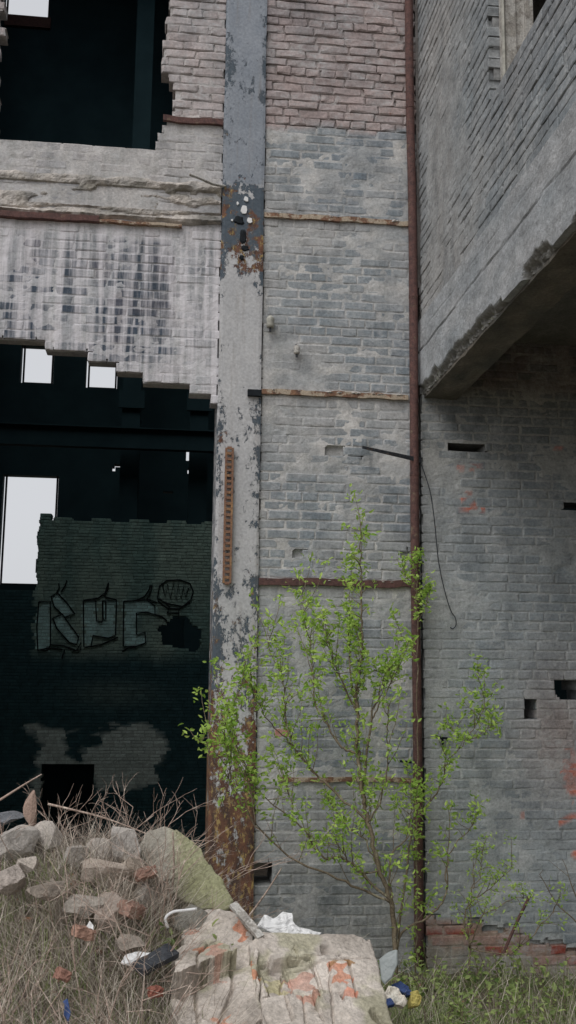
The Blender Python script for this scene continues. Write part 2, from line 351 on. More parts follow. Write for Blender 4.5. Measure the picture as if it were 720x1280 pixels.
def rock(name, c, r, mat, label, cat, group, seed, col, aux=(0, 0, 0, 0), facets=7, rough=.06, rot=0, parent=None):
    import bmesh
    rd = np.random.default_rng(seed); bm = bmesh.new(); bmesh.ops.create_icosphere(bm, subdivisions=5, radius=1)
    V = np.array([v.co[:] for v in bm.verts]); F = [tuple(v.index for v in f.verts) for f in bm.faces]; bm.free()
    for _ in range(facets):
        n = rd.normal(size=3); n /= np.linalg.norm(n); d = rd.uniform(.42, .80); s = V @ n; V = V - np.where(s > d, s-d, 0)[:, None]*n
    V = V*(1 + rough*(fbm(V[:, 0]*3+seed+V[:, 2]*2, V[:, 1]*3+V[:, 2], seed, 4)-.5)[:, None]*2)
    V = V*(1+.035*(fbm(V[:, 0]*9+seed, V[:, 1]*9+V[:, 2]*7, seed+9, 4)-.5)[:, None]*2+.03*(fbm(V[:, 0]*30, V[:, 2]*30+V[:, 1]*21, seed+9, 2)-.5)[:, None]); V = V*np.array(r); a = rot; R = np.array([[math.cos(a), -math.sin(a), 0], [math.sin(a), math.cos(a), 0], [0, 0, 1]]); V = V @ R.T + np.array(c)
    mb = MB(); mb.add(V, F, np.append(np.array(col), 0), aux)
    return tag(mb.build(name, mat, parent, False, (c[0], c[1], c[2]-r[2]*.7)), label, cat, group)
# ================================================================ GROUND
def hgt(x, y):
    x = np.asarray(x, float); y = np.asarray(y, float)
    b = .30 - .42*sst(-.1, 1.7, x)*sst(-4.6, -2.6, y) - .1*sst(2, 4, x)*sst(-4, -2, y)
    m = .62*np.exp(-((y+1.75)/.85)**2)*(1-sst(-.25, .55, x))*(.85+.15*np.cos(x*2.3+1)) + .12*np.exp(-((x-.55)/.4)**2-((y+2.0)/.7)**2)
    near = np.exp(-((np.hypot(x, y+2)/7)**2))
    n = (fbm(x*1.6, y*1.6, 21, 5)-.5)*.16 + (fbm(x*9, y*9, 25, 3)-.5)*.05
    far = sst(8, 40, np.hypot(x, y))
    return (b+m)*(1-far) + n*near - 1.9*sst(.3, 1.6, y)*sst(-13, -12, x)*(1-sst(7, 8, x))*(1-sst(21.5, 22.5, y))
fx = np.concatenate([-np.geomspace(400, 4.2, 16), np.arange(-4, 5, .055), np.geomspace(5.2, 400, 16)])
fy = np.concatenate([-np.geomspace(400, 7.2, 14), np.arange(-7, 1, .055), np.geomspace(1.2, 400, 16)])
A, B = np.meshgrid(fx, fy); Hh = hgt(A, B); n1 = len(fx)
gF = [(j*n1+i, j*n1+i+1, (j+1)*n1+i+1, (j+1)*n1+i) for j in range(len(fy)-1) for i in range(n1-1)]
g = G('litter_soil')
c = g.mix(g.mr(g.noise(3.5, 7, .7), .4, .6, 0, 1), tuple(S(96, 88, 80)), tuple(S(122, 112, 102)))
c = g.mix(g.mr(g.noise(1.3, 6, .7), .5, .62, 0, .7), c, tuple(S(82, 88, 58)))
c = g.mix(g.mr(g.noise(60, 4, .7), .45, .7, 0, .8), c, tuple(S(62, 56, 52)))
g.bump(g.noise(30, 8, .75), 1.0, .05); M_SOIL = g.done(c, .97)
tag(mesh('ground', np.stack([A.ravel(), B.ravel(), Hh.ravel()], 1), gF, M_SOIL, smooth=True), kind='structure')
# ================================================================ FACADE
FAC = thing('factory_facade', (0, 0, 0), 'main whitewashed brick factory wall with a grey steel column and two broken openings', 'building')
STR = [7.02, 5.85, 4.335, 2.80, 1.29]
upx = np.array([6.36, 6.45, 6.55, 6.65, 6.78, 6.9, 7.0, 7.1, 7.2, 7.4, 7.6, 7.8, 8.2, 8.6]); upv = np.array([-.20, -.17, -.13, -.09, -.04, -.05, -.08, -.13, -.15, -.14, -.12, -.09, -.12, -.1])
steps = [(-1.01, 4.70), (-.647, 4.62), (-.435, 4.53), (-.242, 4.447), (.136, 4.37), (.30, 4.293), (.5, 4.216)]
def in_left(u, v):
    ok = (u < .385) & (u > -4.2)
    up = (v > 6.37) & (v < 8.6) & (u < np.interp(v, upx, upv)) & (u > -1.50+.02*np.sin(v*31))
    bt = np.full(np.shape(u), 4.216)
    bot = np.select([u < a for a, b in steps], [b for a, b in steps], 4.216)
    lo = (v < bot) & (u > -2.6)
    return ok & ~up & ~lo & (v > -.6)
def T_left(u, v, m, r):
    n = fbm(u*2.1, v*2.1, 31, 4); n2 = fbm(u*6, v*9, 33, 3)
    top = mixc(S(136, 129, 128), S(122, 112, 110), n2*1.4-.2)
    if m: top = mixc(S(112, 106, 104), S(150, 145, 142), n2)
    mid = mixc(S(112, 112, 114), S(138, 134, 132), n*1.5-.3) if not m else mixc(S(118, 116, 114), S(150, 147, 145), n2)
    # below the ledge: slate-dark bricks in drip columns, pale lime between
    colm = fbm(u*3.3+40, v*.12, 37, 3); gate = np.maximum.reduce([sst(-1.42, -1.3, u)*(1-sst(-1.02, -.94, u))*.85, sst(-.94, -.88, u)*(1-sst(-.76, -.7, u))*.9, sst(-.72, -.6, u)*(1-sst(-.02, .04, u)), sst(.08, .12, u)*(1-sst(.3, .36, u))*.45])
    zz = sst(4.25, 4.75, v)*(1-sst(5.5, 5.62, v))
    dk = np.clip(gate*zz*(.45+1.3*colm) + (r-.5)*.8*gate*zz, 0, 1)
    low = mixc(S(138, 138, 140), S(48, 56, 66), dk) if not m else mixc(S(144, 143, 144), S(112, 113, 117), dk*.8)
    low = mixc(low, S(150, 122, 118), sst(.6, .75, fbm(u*7, v*3, 39, 3))*.08)
    rgb = np.where((v < 5.72)[..., None], low, np.where((v > 6.66)[..., None], top, mid))
    rgb = rgb*(1+(r-.5)*.16)[..., None]
    wash = np.where(v < 5.72, .75, .12)
    return rgb, wash, np.where(v > 6.7, .08, -.1) + .0*u, .12*(v > 5.72)*n + .02, .05*(np.abs(v-6.25) < .12)
brickwall('brick_panel', (0, 0, 0), (1, 0, 0), (0, -1, 0), -4.2, .385, -.6, 8.6, in_left, .15, T_left, M_WALL, FAC,
          rag=.028, smear=lambda a, b: sst(.42, .62, fbm(a*2.2, b*2.2, 41, 4))*np.where(b > 6.66, .4, np.where(b < 5.7, .4, .8)),
          recf=lambda a, b: 1.9 if b > 6.7 else 1.0)
XW = 2.038
def holes_right(u, v):
    a = (u > 2.855+.01*np.sin(v*60)) & (u < 2.955) & (v > 1.755) & (v < 1.905)
    b = (v > 1.925) & (v < 2.095) & (u > 3.09+.05*np.abs((v-2.02)/.08)**1.5) & (u < 3.33)
    s = (np.abs(v-3.93+(u-2.4)*.03) < .033) & (u > 2.28) & (u < 2.58)
    t = (np.abs(v-3.46) < .03) & (u > 3.22) & (u < 3.5)
    return a | b | s | t
def Lb(u): return np.interp(u, [2.05, 2.3, 2.6, 2.75, 2.9, 3.05, 3.3], [.28, .25, .21, .18, .10, .06, .05]) + .02*np.sign(np.sin(u*19))
def in_mid(u, v):
    ok = (u > .715) & (u < XW-.004) & (v > -.6)
    return ok & ~((u < .86) & (v > .50) & (v < .69))
def in_right(u, v):
    return (u > XW-.004) & (u < 6.2) & (v > -.6) & (v < 5.3) & ~holes_right(u, v)
def T_mid(u, v, m, r):
    n = fbm(u*1.9+7, v*2.6, 51, 4); n2 = fbm(u*5.5, v*11, 53, 4)
    below = np.zeros(np.shape(u))
    for zs in STR[1:]: below = np.maximum(below, np.where(v < zs+.02, np.exp(-np.clip(zs-v, 0, 9)/.28), 0))
    edge = np.exp(-np.clip(u-.72, 0, 9)/.10)*.7
    wsh = np.clip((n-.47)*2.6 + below*.75*(.5+n2) + edge + .12, 0, 1)
    dark = sst(.48, .60, fbm(u*2.4, v*1.7, 57, 4))*(1-below)
    br = mixc(S(100, 106, 110), S(80, 88, 95), dark*.8+ (r-.5)*.9); br = mixc(br, S(136, 133, 130), wsh*.68)
    mo = mixc(S(116, 118, 119), S(148, 146, 143), n2*2-.5); mo = mixc(mo, S(98, 103, 107), dark*.5*(1-wsh))
    rgb = mo if m else br
    tp = sst(6.64, 6.68, v+.035*np.sin(u*9)-.03*(u-1.2)); a = mixc(S(136, 122, 119), S(112, 104, 104), n*1.2-.1+(r-.5)*.5)
    if m: a = mixc(S(92, 84, 82), S(128, 118, 115), n2)
    rgb = mixc(rgb, a, tp)
    lowd = 1-sst(.45, 1.1, v); rgb = mixc(rgb, S(100, 100, 97), lowd*.5)
    rgb = mixc(rgb, S(150, 92, 74), ((np.hypot((u-.91)/.07, (v-1.62)/.05) < 1) & (not m))*.8)
    rgb = rgb*(1+(r-.5)*.14)[..., None]
    stain = np.exp(-((u-1.45)/.3)**2-((v-3.78)/.16)**2)*.35 + np.exp(-((u-1.6)/.25)**2-((v-4.0)/.2)**2)*.0
    return rgb, .1*(1-tp)+0*u, .05+.14*tp, .12+stain+.08*lowd, .12*lowd
def reddish(u, v):
    q = np.zeros(np.shape(u))
    for x, z, a, b in ((2.37, 3.76, .05, .035), (2.47, 3.75, .03, .03), (2.47, 3.45, .045, .045), (2.4, 3.5, .05, .02), (2.44, 3.56, .04, .03), (3.2, 3.96, .05, .03), (2.83, 1.02, .04, .03), (3.22, 1.35, .07, .3), (3.2, .98, .03, .1), (3.24, .72, .04, .05)):
        q = np.maximum(q, (np.hypot((u-x)/a/.75, (v-z)/b/.75) < 1+.5*(fbm(u*30, v*30, 5, 2)-.5)).astype(float))
    return q
def T_right(u, v, m, r):
    n = fbm(u*1.5+3, v*1.7, 61, 4); n2 = fbm(u*5, v*10, 63, 4)
    br = mixc(S(120, 125, 128), S(102, 109, 114), (n-.35)*2+(r-.5)*.9)
    mo = mixc(S(116, 121, 123), S(146, 148, 148), n2*2-.6)
    rgb = mo if m else br
    lt = 1-sst(2.05, 2.5, u); rgb = mixc(rgb, S(124, 125, 124), lt*.6)  # paler toward the pipe, the side light carried in the tint
    up = sst(3.3, 4.1, v); rgb = mixc(rgb, S(84, 88, 88) if not m else S(120, 118, 112), up*.6)  # darker up high, overhang shade put into the brick colour
    rgb = mixc(rgb, S(124, 114, 111), np.exp(-((u-3.1)/.28)**2-((v-1.65)/.5)**2)*.85)
    rd = reddish(u, v); rgb = mixc(rgb, S(160, 84, 60), rd*(.9 if not m else .5)*(.5+.9*fbm(u*14, v*14, 67, 3)))
    L = Lb(u); b0 = sst(0, .012, L-v); b1 = sst(.17, .2, L-v+.03*np.sin(u*23))
    redb = mixc(S(118, 56, 44), S(98, 46, 38), r) if not m else mixc(S(96, 78, 68), S(140, 120, 108), n2)
    pk = ((r > .6) | (fbm(u*4, v*9, 65, 2) > .56)) & (not m); redb = mixc(redb, S(132, 114, 106), pk*.75)
    rgb = mixc(rgb, redb, b0); rgb = mixc(rgb, mixc(S(134, 128, 120), S(112, 106, 98), n2), b1)
    rgb = mixc(rgb, mixc(S(92, 62, 52), S(70, 58, 52), r), sst(4.36, 4.5, v)*(np.abs(u-2.9) < .9)*.5)
    rgb = rgb*(1+(r-.5)*.12)[..., None]
    return rgb, .1*lt + 0*u, .03+0*u, .07+.15*up+.06*n, .1*b1
def push_mid(u, v):
    for x, z, a, b in ((1.05, 3.03, .055, .03), (1.26, 2.86, .0, .0), (1.33, 3.86, .08, .035), (1.50, 3.83, .05, .03), (1.9, 3.05, .03, .04), (.83, 5.6, 0, 0)):
        if abs(u-x) < a and abs(v-z) < b: return True
    return False
def push_right(u, v):
    return bool((abs(u-2.87) < .03 and abs(v-2.72) < .03) or ((v < Lb(u)) and (v > Lb(u)-.035)))
brickwall('brick_panel', (0, 0, 0), (1, 0, 0), (0, -1, 0), .715, XW-.004, -.6, 8.6, in_mid, .38, T_mid, M_WALL, FAC,
          smear=lambda a, b: np.where(b > 6.66, .0, sst(.42, .66, fbm(a*2.6+7, b*2.9, 71, 4)))*.6, recf=lambda a, b: 2.3 if b > 6.66+.03*(a-1.2) else 1.0, push=push_mid, rag=0)
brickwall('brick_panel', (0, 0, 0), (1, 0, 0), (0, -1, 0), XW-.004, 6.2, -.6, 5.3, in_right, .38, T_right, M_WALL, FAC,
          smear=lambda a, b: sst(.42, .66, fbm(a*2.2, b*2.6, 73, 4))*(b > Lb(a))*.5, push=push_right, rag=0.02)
# upper, unseen masses of the wall
mb = MB(); cc = np.append(S(120, 115, 112), 0)
mb.box((-12, 0, 8.6), (XW-.004, .38, 25), t=cc); mb.box((-12, 0, -.6), (-4.2, .38, 8.6), t=cc); mb.box((XW-.004, 0.02, 5.3), (6.2, .38, 25), t=cc); mb.box((6.2, 0, -.6), (9, .38, 25), t=cc)
mb.build('upper_wall', M_WALL, FAC)
# steel column
g = G('peeling_paint'); sx = g.n('ShaderNodeSeparateXYZ'); g.coord(); g.set(sx.inputs[0], g.co); zc = sx.outputs[2]; xc = sx.outputs[0]
def ramp(g, v, stops):
    r = g.n('ShaderNodeValToRGB'); g.set(r.inputs[0], v); e = r.color_ramp.elements
    while len(e) > 1: e.remove(e[-1])
    e[0].position = stops[0][0]; e[0].color = tuple(stops[0][1])+(1,) if hasattr(stops[0][1], '__len__') else (stops[0][1],)*3+(1,)
    for p, c_ in stops[1:]:
        q = e.new(p); q.color = tuple(c_)+(1,) if hasattr(c_, '__len__') else (c_,)*3+(1,)
    return r.outputs[0]
zn = g.math('DIVIDE', zc, 8.0)
zj = g.math('ADD', zn, g.mr(g.noise(7, 5), .3, .7, -.012, .012))
paint = g.mix(g.mr(zj, .752, .766, 0, 1), g.mix(g.noise(5, 5), tuple(S(122, 123, 125)), tuple(S(150, 149, 149))), g.mix(g.mr(g.noise(4, 6, .7), .35, .65, 0, 1), tuple(S(108, 112, 118)), tuple(S(98, 103, 110))))
steel = g.mix(g.noise(40, 4), tuple(S(50, 58, 65)), tuple(S(70, 77, 84)))
rust = g.mix(g.mr(g.noise(14, 7, .75, (1, 1, .5)), .38, .6, 0, 1), tuple(S(92, 64, 50)), tuple(S(56, 44, 40)))
rust = g.mix(g.mr(g.noise(26, 6, .75, (1, 1, .5)), .53, .60, 0, .75), rust, tuple(S(136, 118, 76)))
rmask = g.mr(g.math('ADD', g.noise(5.5, 7, .7), ramp(g, zn, [(0, .34), (.13, .30), (.19, .22), (.25, .12), (.31, .07), (.38, .02), (.44, 0), (.66, 0), (.672, .20), (.70, .13), (.745, .06), (.765, 0), (1, 0)])), .60, .64, 0, 1)
under = g.mix(rmask, steel, rust)
edge_ = g.mr(g.math('ABSOLUTE', g.math('SUBTRACT', xc, .548)), .08, .175, 0, .07)
pm = g.math('ADD', g.noise(11, 11, .8, (1.3, 1.3, .75)), g.math('ADD', edge_, ramp(g, g.math('ADD', zn, g.mr(g.noise(9, 6, .7), .3, .7, -.02, .02)), [(0, .25), (.10, .21), (.17, .165), (.23, .135), (.28, .125), (.33, .11), (.38, .06), (.45, .085), (.52, .09), (.54, .02), (.64, -.05), (.66, .1), (.69, .2), (.72, .28), (.755, .3), (.765, .04), (.86, .07), (.89, .12), (.93, .03), (1, .05)])))
peel = g.mr(pm, .655, .67, 0, 1); c = g.mix(peel, paint, under)
c = g.mix(g.mr(g.noise(1, 6, .6, (20, 20, 1.4)), .56, .75, 0, .35), c, tuple(S(96, 88, 80)))
c = g.gain(c, g.mr(g.noise(50, 4), .3, .7, .85, 1.15))
h = g.math('ADD', g.math('MULTIPLY', peel, -.5), g.math('MULTIPLY', g.noise(50, 5, .7), .5)); g.bump(h, .8, .008); M_COL = g.done(c, .8)
mb = MB()
N_ = 90; zs = np.linspace(-.6, 9, N_)
xs = np.array([.372, .376, .40, .548, .70, .722, .726]); ds = np.array([.34, -.030, -.035, -.034, -.035, -.030, .34])
Vc = []; 
for z in zs:
    for x, d in zip(xs, ds): Vc.append((x+.002*math.sin(z*5+x*9), d+.0015*math.sin(z*7.3+x*30), z))
mb.add(Vc, [(j*7+i, j*7+i+1, (j+1)*7+i+1, (j+1)*7+i) for j in range(N_-1) for i in range(6)])
mb.box((.3725, .33, -.6), (.7255, .38, 25)); mb.box((.3725, -.03, 9), (.7255, .33, 25))
mb.build('steel_column', M_COL, FAC)
# ledge of crumbling concrete above the lower opening
def led(A, B):
    t = (B-5.73)/.37; n = fbm(A*5, B*7, 81, 5); n2 = fbm(A*18, B*18, 83, 4)
    d = .020 + .022*sst(.35,.6,n)*np.exp(-((B-6.05)/.02)**2) + .03*np.exp(-((B-5.755)/.022)**2)*(.4+n) + (n-.5)*.022 + (n2-.5)*.026 - .02*np.exp(-((B-5.80-.02*np.sin(A*6))/.008)**2) + (fbm(A*45, B*45, 84, 2)-.5)*.012
    chunk = sst(.5, .56, fbm(A*2.3, B*6, 85, 3)); d = d - .03*chunk*(np.abs(B-5.93) < .09)
    ends = sst(-.01, .02, B-5.735)*(1-sst(.34, .37, B-5.735)); d = d*(.25+.75*ends)
    return (n2-.5)*.01, np.where(B < 5.75, (fbm(A*9, A*0, 87, 3)-.5)*.035, np.where(B > 6.08, (fbm(A*7, A*0, 88, 3)-.5)*.05, 0)), d
def ledt(u, v):
    n = fbm(u*6, v*9, 89, 4); c = mixc(S(92, 90, 86), S(142, 136, 130), n*2.4-.7); c = mixc(c, S(86, 84, 74), np.exp(-((v-6.0)/.03)**2)*.6)
    return c, .1+0*u, .02+0*u, .16+.2*np.exp(-((v-5.98)/.03)**2), .14*(np.exp(-((v-6.06)/.05)**2)*(u < -.6)+.5*np.exp(-((v-5.76)/.04)**2))
slab('ledge', (0, 0, 0), (1, 0, 0), (0, 0, 1), (0, -1, 0), -3.2, .368, 5.73, 6.10, .02, .0125, led, ledt, M_CONC, FAC)
# rusty strips
def strip(x0, x1, z, h=.045, out=.03, seed=0, mat=M_STRIP, sag=.0):
    n = max(6, int((x1-x0)/.04)); V = []; xx = np.linspace(x0, x1, n+1)
    for i, x in enumerate(xx):
        a = (vn(x*6, 1, seed)-.5)*.012; b = (vn(x*9, 5, seed)-.5)*.014 - sag*math.sin((x-x0)/(x1-x0)*3.14)
        for y, zz in ((-.001, h/2), (-out-a, h/2), (-out-a, -h/2), (-.001, -h/2)): V.append((x, y, z+zz+b+(vn(x*20, zz*50, seed+2)-.5)*.008))
    F = [(i*4+j, i*4+(j+1) % 4, i*4+4+(j+1) % 4, i*4+4+j) for i in range(n) for j in range(4)] + [(0, 3, 2, 1), (n*4, n*4+1, n*4+2, n*4+3)]
    m_ = MB(); m_.add(V, F); return m_.build('steel_strip', mat, FAC)
strip(-.13, .368, 6.64, .05, .034, 1, M_PIPE); strip(-3.2, -.62, 5.705, .05, .05, 2, M_PIPE); strip(-.62, .05, 5.70, .022, .04, 3)
strip(.728, 1.95, 5.85, .04, .026, 4); strip(.728, 1.935, 4.335, .042, .024, 5); strip(.728, 1.96, 2.80, .055, .03, 6, M_PIPE); strip(.9, 1.95, 1.285, .035, .018, 7)
# lumps of mortar hiding part of the strips
for i in range(26):
    mb = MB()
    zi = random.choice([4.335, 4.335, 5.85, 2.80]); x = random.uniform(.74, 1.92); r = random.uniform(.012, .035)
    a = np.linspace(0, 6.283, 9)[:-1]; ring = [(x+r*1.6*math.cos(q)*random.uniform(.6, 1.2), -.01, zi+.012+r*.6*math.sin(q)*random.uniform(.6, 1.2)) for q in a]
    mb.add(ring+[(x, -.040, zi+.012)], [(k, (k+1) % 8, 8) for k in range(8)], np.append(S(136, 132, 128), 0))
    mb.build('mortar_smear', M_CONC, FAC)
# soot lumps standing in for a dark hole, and white flakes on the column
mb = MB()
for (x, y, a, b, s) in ((299, 276, 11, 8, 1), (304, 296, 7, 14, 2), (306, 310, 9, 6, 3), (302, 322, 5, 5, 4)):
    cc_ = at(x, y, 1, -.036); n = 14; q = np.linspace(0, 6.283, n+1)[:-1]; k = 1/158
    rg = [(cc_[0]+a*k*.6*math.cos(t)*(.7+.6*vn(t*2, s, s)), -.036, cc_[2]+b*k*.8*math.sin(t)*(.7+.6*vn(t*2, s+3, s))) for t in q]
    inn = [(cc_[0]+(p[0]-cc_[0])*.7, -.043-.004*random.random(), cc_[2]+(p[2]-cc_[2])*.7) for p in rg]
    mb.add(rg+inn+[(cc_[0], -.046, cc_[2])], [(i, (i+1) % n, n+(i+1) % n, n+i) for i in range(n)]+[(n+i, n+(i+1) % n, 2*n) for i in range(n)])
mb.build('tar_patch', M_BLACK, FAC)
for (x, y, a, b, s) in ((308, 249, 4, 5, 1), (305.5, 262, 5.5, 9, 2), (312, 275, 5, 6, 3), (290, 275, 2, 2, 4), (297, 254, 2, 3, 5)):
    mb = MB(); cc_ = at(x, y, 1, -.046); n = 9; q = np.linspace(0, 6.283, n+1)[:-1]; k = 1/158
    rg = np.array([(cc_[0]+a*k*.75*math.cos(t)*(.7+.6*vn(t*2, s, s)), -.046, cc_[2]+b*k*.75*math.sin(t)*(.7+.6*vn(t*2, s+3, s))) for t in q])
    bk = rg + [0, .012, 0]; mb.add(np.vstack([rg, bk]), [tuple(range(n))[::-1], tuple(n+i for i in range(n))]+[(i, (i+1) % n, n+(i+1) % n, n+i) for i in range(n)])
    mb.build('paint_flake', M_WHITE, FAC)
# black box standing in for a small dark cavity beside the column
mb = MB(); p = at(318, 492, 1, -.05); mb.box((p[0]-.055, -.075, p[2]-.022), (p[0]+.055, -.02, p[2]+.028)); mb.build('steel_stub', M_BLACK, FAC)
# dark block in the low recess
# hall behind
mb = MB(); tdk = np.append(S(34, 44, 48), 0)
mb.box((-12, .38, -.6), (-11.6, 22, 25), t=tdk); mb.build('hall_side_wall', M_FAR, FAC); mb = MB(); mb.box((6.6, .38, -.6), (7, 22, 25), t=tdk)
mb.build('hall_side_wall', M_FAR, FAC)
mb = MB(); mb.box((-12, .38, 24.6), (7, 4, 25)); mb.box((-12, 4.001, 24.6), (-8, 15.99, 25)); mb.box((-12, 16, 24.6), (7, 22, 25)); mb.box((3.5, 4.001, 24.6), (7, 15.99, 25)); mb.build('hall_roof', M_FAR, FAC)  # unseen roof, its gap left open to light the graffiti wall
# ================================================================ PROJECTING WING
WNG = thing('projecting_wing', (XW, -1.5, 4.36), 'upper wing wall on a crumbling concrete beam, with a pale wooden window frame', 'building')
def in_wing(u, v): return (u > .03) & (u < 5.2) & (v > 4.97) & ~((u > 1.96) & (u < 4.4) & (v > 5.86) & (v < 8.3))
def T_wing(u, v, m, r):
    n = fbm(u*1.4, v*1.4, 91, 4); n2 = fbm(u*6, v*9, 93, 3)
    far = 1-sst(.5, 1.6, u); rgb = mixc(S(104, 108, 111), S(88, 94, 98), (r-.3)*1.0+(n-.5)) if not m else mixc(S(78, 82, 85), S(110, 113, 114), n2)
    rgb = mixc(rgb, S(118, 116, 114), np.clip(far*.5+(n-.5)*1.8+.1, 0, .8)); fl = sst(1.5, 3.0, u)*sst(5.2, 5.9, v)
    rgb = mixc(rgb, S(78, 76, 80), fl*.35)
    rgb = rgb*(1+(r-.5)*.2)[..., None]
    return rgb, 0*u, .04+.19*fl*(1-m*.6), .12+0*u, 0*u
brickwall('brickwork', (XW, 0, 0), (0, -1, 0), (-1, 0, 0), .03, 5.2, 4.97, 8.6, in_wing, .28, T_wing, M_WALL, WNG, rec=.004, jit=.0022, rag=.004,
          smear=lambda a, b: sst(.46, .66, fbm(a*1.7, b*1.7, 95, 4))*(1-sst(1.2, 2.4, a)), recf=lambda a, b: 1.0+.2*float(a > 1.2), phase=4.98 % PITCH)
def bmd(A, B):
    n = fbm(A*3, B*5, 101, 5); n2 = fbm(A*16, B*16, 103, 4); d = (n-.5)*.022+(n2-.5)*.006
    for zc_, amp in ((4.72, .016), (4.86, .003)):
        d = d - amp*np.exp(-((B-zc_-.012*(fbm(A*3, A*0, 105, 3)-.5)*2)/.006)**2)*sst(.35, .55, fbm(A*2.5, A*0+zc_, 107, 2))
    brk = sst(.36, .54, fbm(A*2.6, A*0, 109, 4))*(.01+.12*(fbm(A*6, A*0, 111, 5)))
    hit = sst(0, .04, brk-(B-4.36)); d = d - hit*(.01+.09*np.abs(fbm(A*14, B*14, 113, 5)-.5)*4*.6+.02); return 0*A, 0*A, d
def bmt(u, v):
    n = fbm(u*2, v*6, 115, 4); brk = sst(.36, .54, fbm(u*2.6, u*0, 109, 4))*(.01+.12*(fbm(u*6, u*0, 111, 5))); hit = sst(0, .02, brk-(v-4.36))
    c = mixc(S(112, 116, 119), S(128, 129, 130), n*1.6-.3); c = mixc(c, S(84, 82, 76), hit*.8); return c, .05+0*u, 0*u, .03+.2*hit, .25*hit
slab('concrete_beam', (XW-.012, 0, 0), (0, -1, 0), (0, 0, 1), (-1, 0, 0), .0, 5.2, 4.36, 4.98, .30, .0125, bmd, bmt, M_CONC, WNG)
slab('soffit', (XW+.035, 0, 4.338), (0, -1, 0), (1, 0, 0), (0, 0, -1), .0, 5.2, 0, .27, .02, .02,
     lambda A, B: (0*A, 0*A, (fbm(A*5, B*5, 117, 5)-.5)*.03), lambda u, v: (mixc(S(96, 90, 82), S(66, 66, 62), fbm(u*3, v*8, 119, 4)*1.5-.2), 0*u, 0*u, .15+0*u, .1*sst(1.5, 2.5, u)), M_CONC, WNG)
# window frame set in its opening
mb = MB(); X0 = XW+.075
mb.box((X0, -2.05, 5.86), (X0+.085, -1.965, 8.3)); mb.box((X0+.09, -2.035, 5.86), (X0+.15, -1.965, 8.3)); mb.box((X0+.152, -2.065, 5.86), (X0+.20, -1.965, 8.3))
mb.box((X0, -4.4, 8.22), (X0+.2, -2.066, 8.3)); mb.box((X0+.04, -4.4, 5.862), (X0+.16, -2.066, 5.90)); mb.box((X0, -4.40, 5.91), (X0+.15, -4.33, 8.21))
mb.build('window_frame', M_WOOD, WNG)
mb = MB(); mb.tube([(X0-.004, -2.058, 5.9), (X0-.004, -2.06, 7), (X0-.004, -2.057, 8.2)], .012, 6); mb.build('conduit', M_PORC, WNG)
# floor slab, inner rooms above, back side, unseen walls added to block light
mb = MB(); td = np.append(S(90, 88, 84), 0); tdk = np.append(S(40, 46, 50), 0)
mb.box((XW+.285, -7.6, 4.85), (6.2, -.01, 5.1), t=td); mb.box((5.9, -7.6, -.6), (6.2, -.4, 4.84), t=td); mb.box((4.6, -4.3, -.6), (5.89, -4.0, 2.699), t=td); mb.box((XW+.29, -4.3, 2.7), (5.89, -4.0, 4.84), t=td); mb.box((XW, -7.6, 4.36), (XW+.28, -5.21, 8.6), t=td); mb.box((XW+.30, -5.2, 8.3), (6.2, -.01, 8.6), t=td)
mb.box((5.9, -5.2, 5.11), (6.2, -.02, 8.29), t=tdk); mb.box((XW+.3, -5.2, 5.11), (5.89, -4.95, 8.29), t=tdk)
mb.build('floor_slab', M_CONC, WNG)
# ================================================================ BACK WALL OF THE HALL
YB = 22.0
BW = thing('hall_back_wall', (-3, YB, 0), 'black far wall of the hall seen through the openings, pierced by bright window holes', 'wall')
rects = []
def hole(x0, y0, x1, y1, yy=YB):
    a = at(x0, y0, 1, yy); b = at(x1, y1, 1, yy); rects.append((min(a[0], b[0]), max(a[0], b[0]), min(a[2], b[2]), max(a[2], b[2])))
for q in ((8, -40, 62, 22), (27, 431, 66, 480), (108, 447, 146, 486), (4, 593, 67, 732), (171, 526.5, 177, 528.5), (143, 580, 152, 584), (140, 583, 144, 589), (233, 560, 237.5, 576), (234.5, 585, 236, 592), (204, 614, 216, 617)): hole(*q)
def holed(mb, x0, x1, z0, z1, rs, y, th, **k):
    xs = sorted({x0, x1, *[q for r in rs for q in r[:2] if x0 < q < x1]}); zs = sorted({z0, z1, *[q for r in rs for q in r[2:] if z0 < q < z1]})
    for i in range(len(xs)-1):
        run = None
        for j in range(len(zs)):
            sol = j < len(zs)-1 and not any(r[0] <= (xs[i]+xs[i+1])/2 <= r[1] and r[2] <= (zs[j]+zs[j+1])/2 <= r[3] for r in rs)
            if sol and run is None: run = zs[j]
            if not sol and run is not None: mb.box((xs[i], y, run), (xs[i+1], y+th, zs[j]), **k); run = None
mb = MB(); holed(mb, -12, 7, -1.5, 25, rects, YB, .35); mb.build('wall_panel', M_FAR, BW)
for r in rects[:4]:
    mb = MB(); w_ = .05; y0 = YB+.1; y1 = YB+.17; g0 = .06
    mb.box((r[0]+g0, y0, r[2]+.01), (r[0]+g0+w_, y1, r[3]-.01)); mb.box((r[1]-w_-.02, y0, r[2]+.01), (r[1]-.02, y1, r[3]-.01)); mb.box((r[0]+g0+w_, y0, r[2]+.01), (r[1]-w_-.02, y1, r[2]+w_)); 
    mb.build('window_frame', M_BLACK, BW)
r = rects[0]; mb = MB(); mb.box((r[0]+.05, YB-.10, r[2]-.42), (r[1]+.05, YB-.005, r[2]-.06)); mb.build('window_sill', M_PIPE, BW)
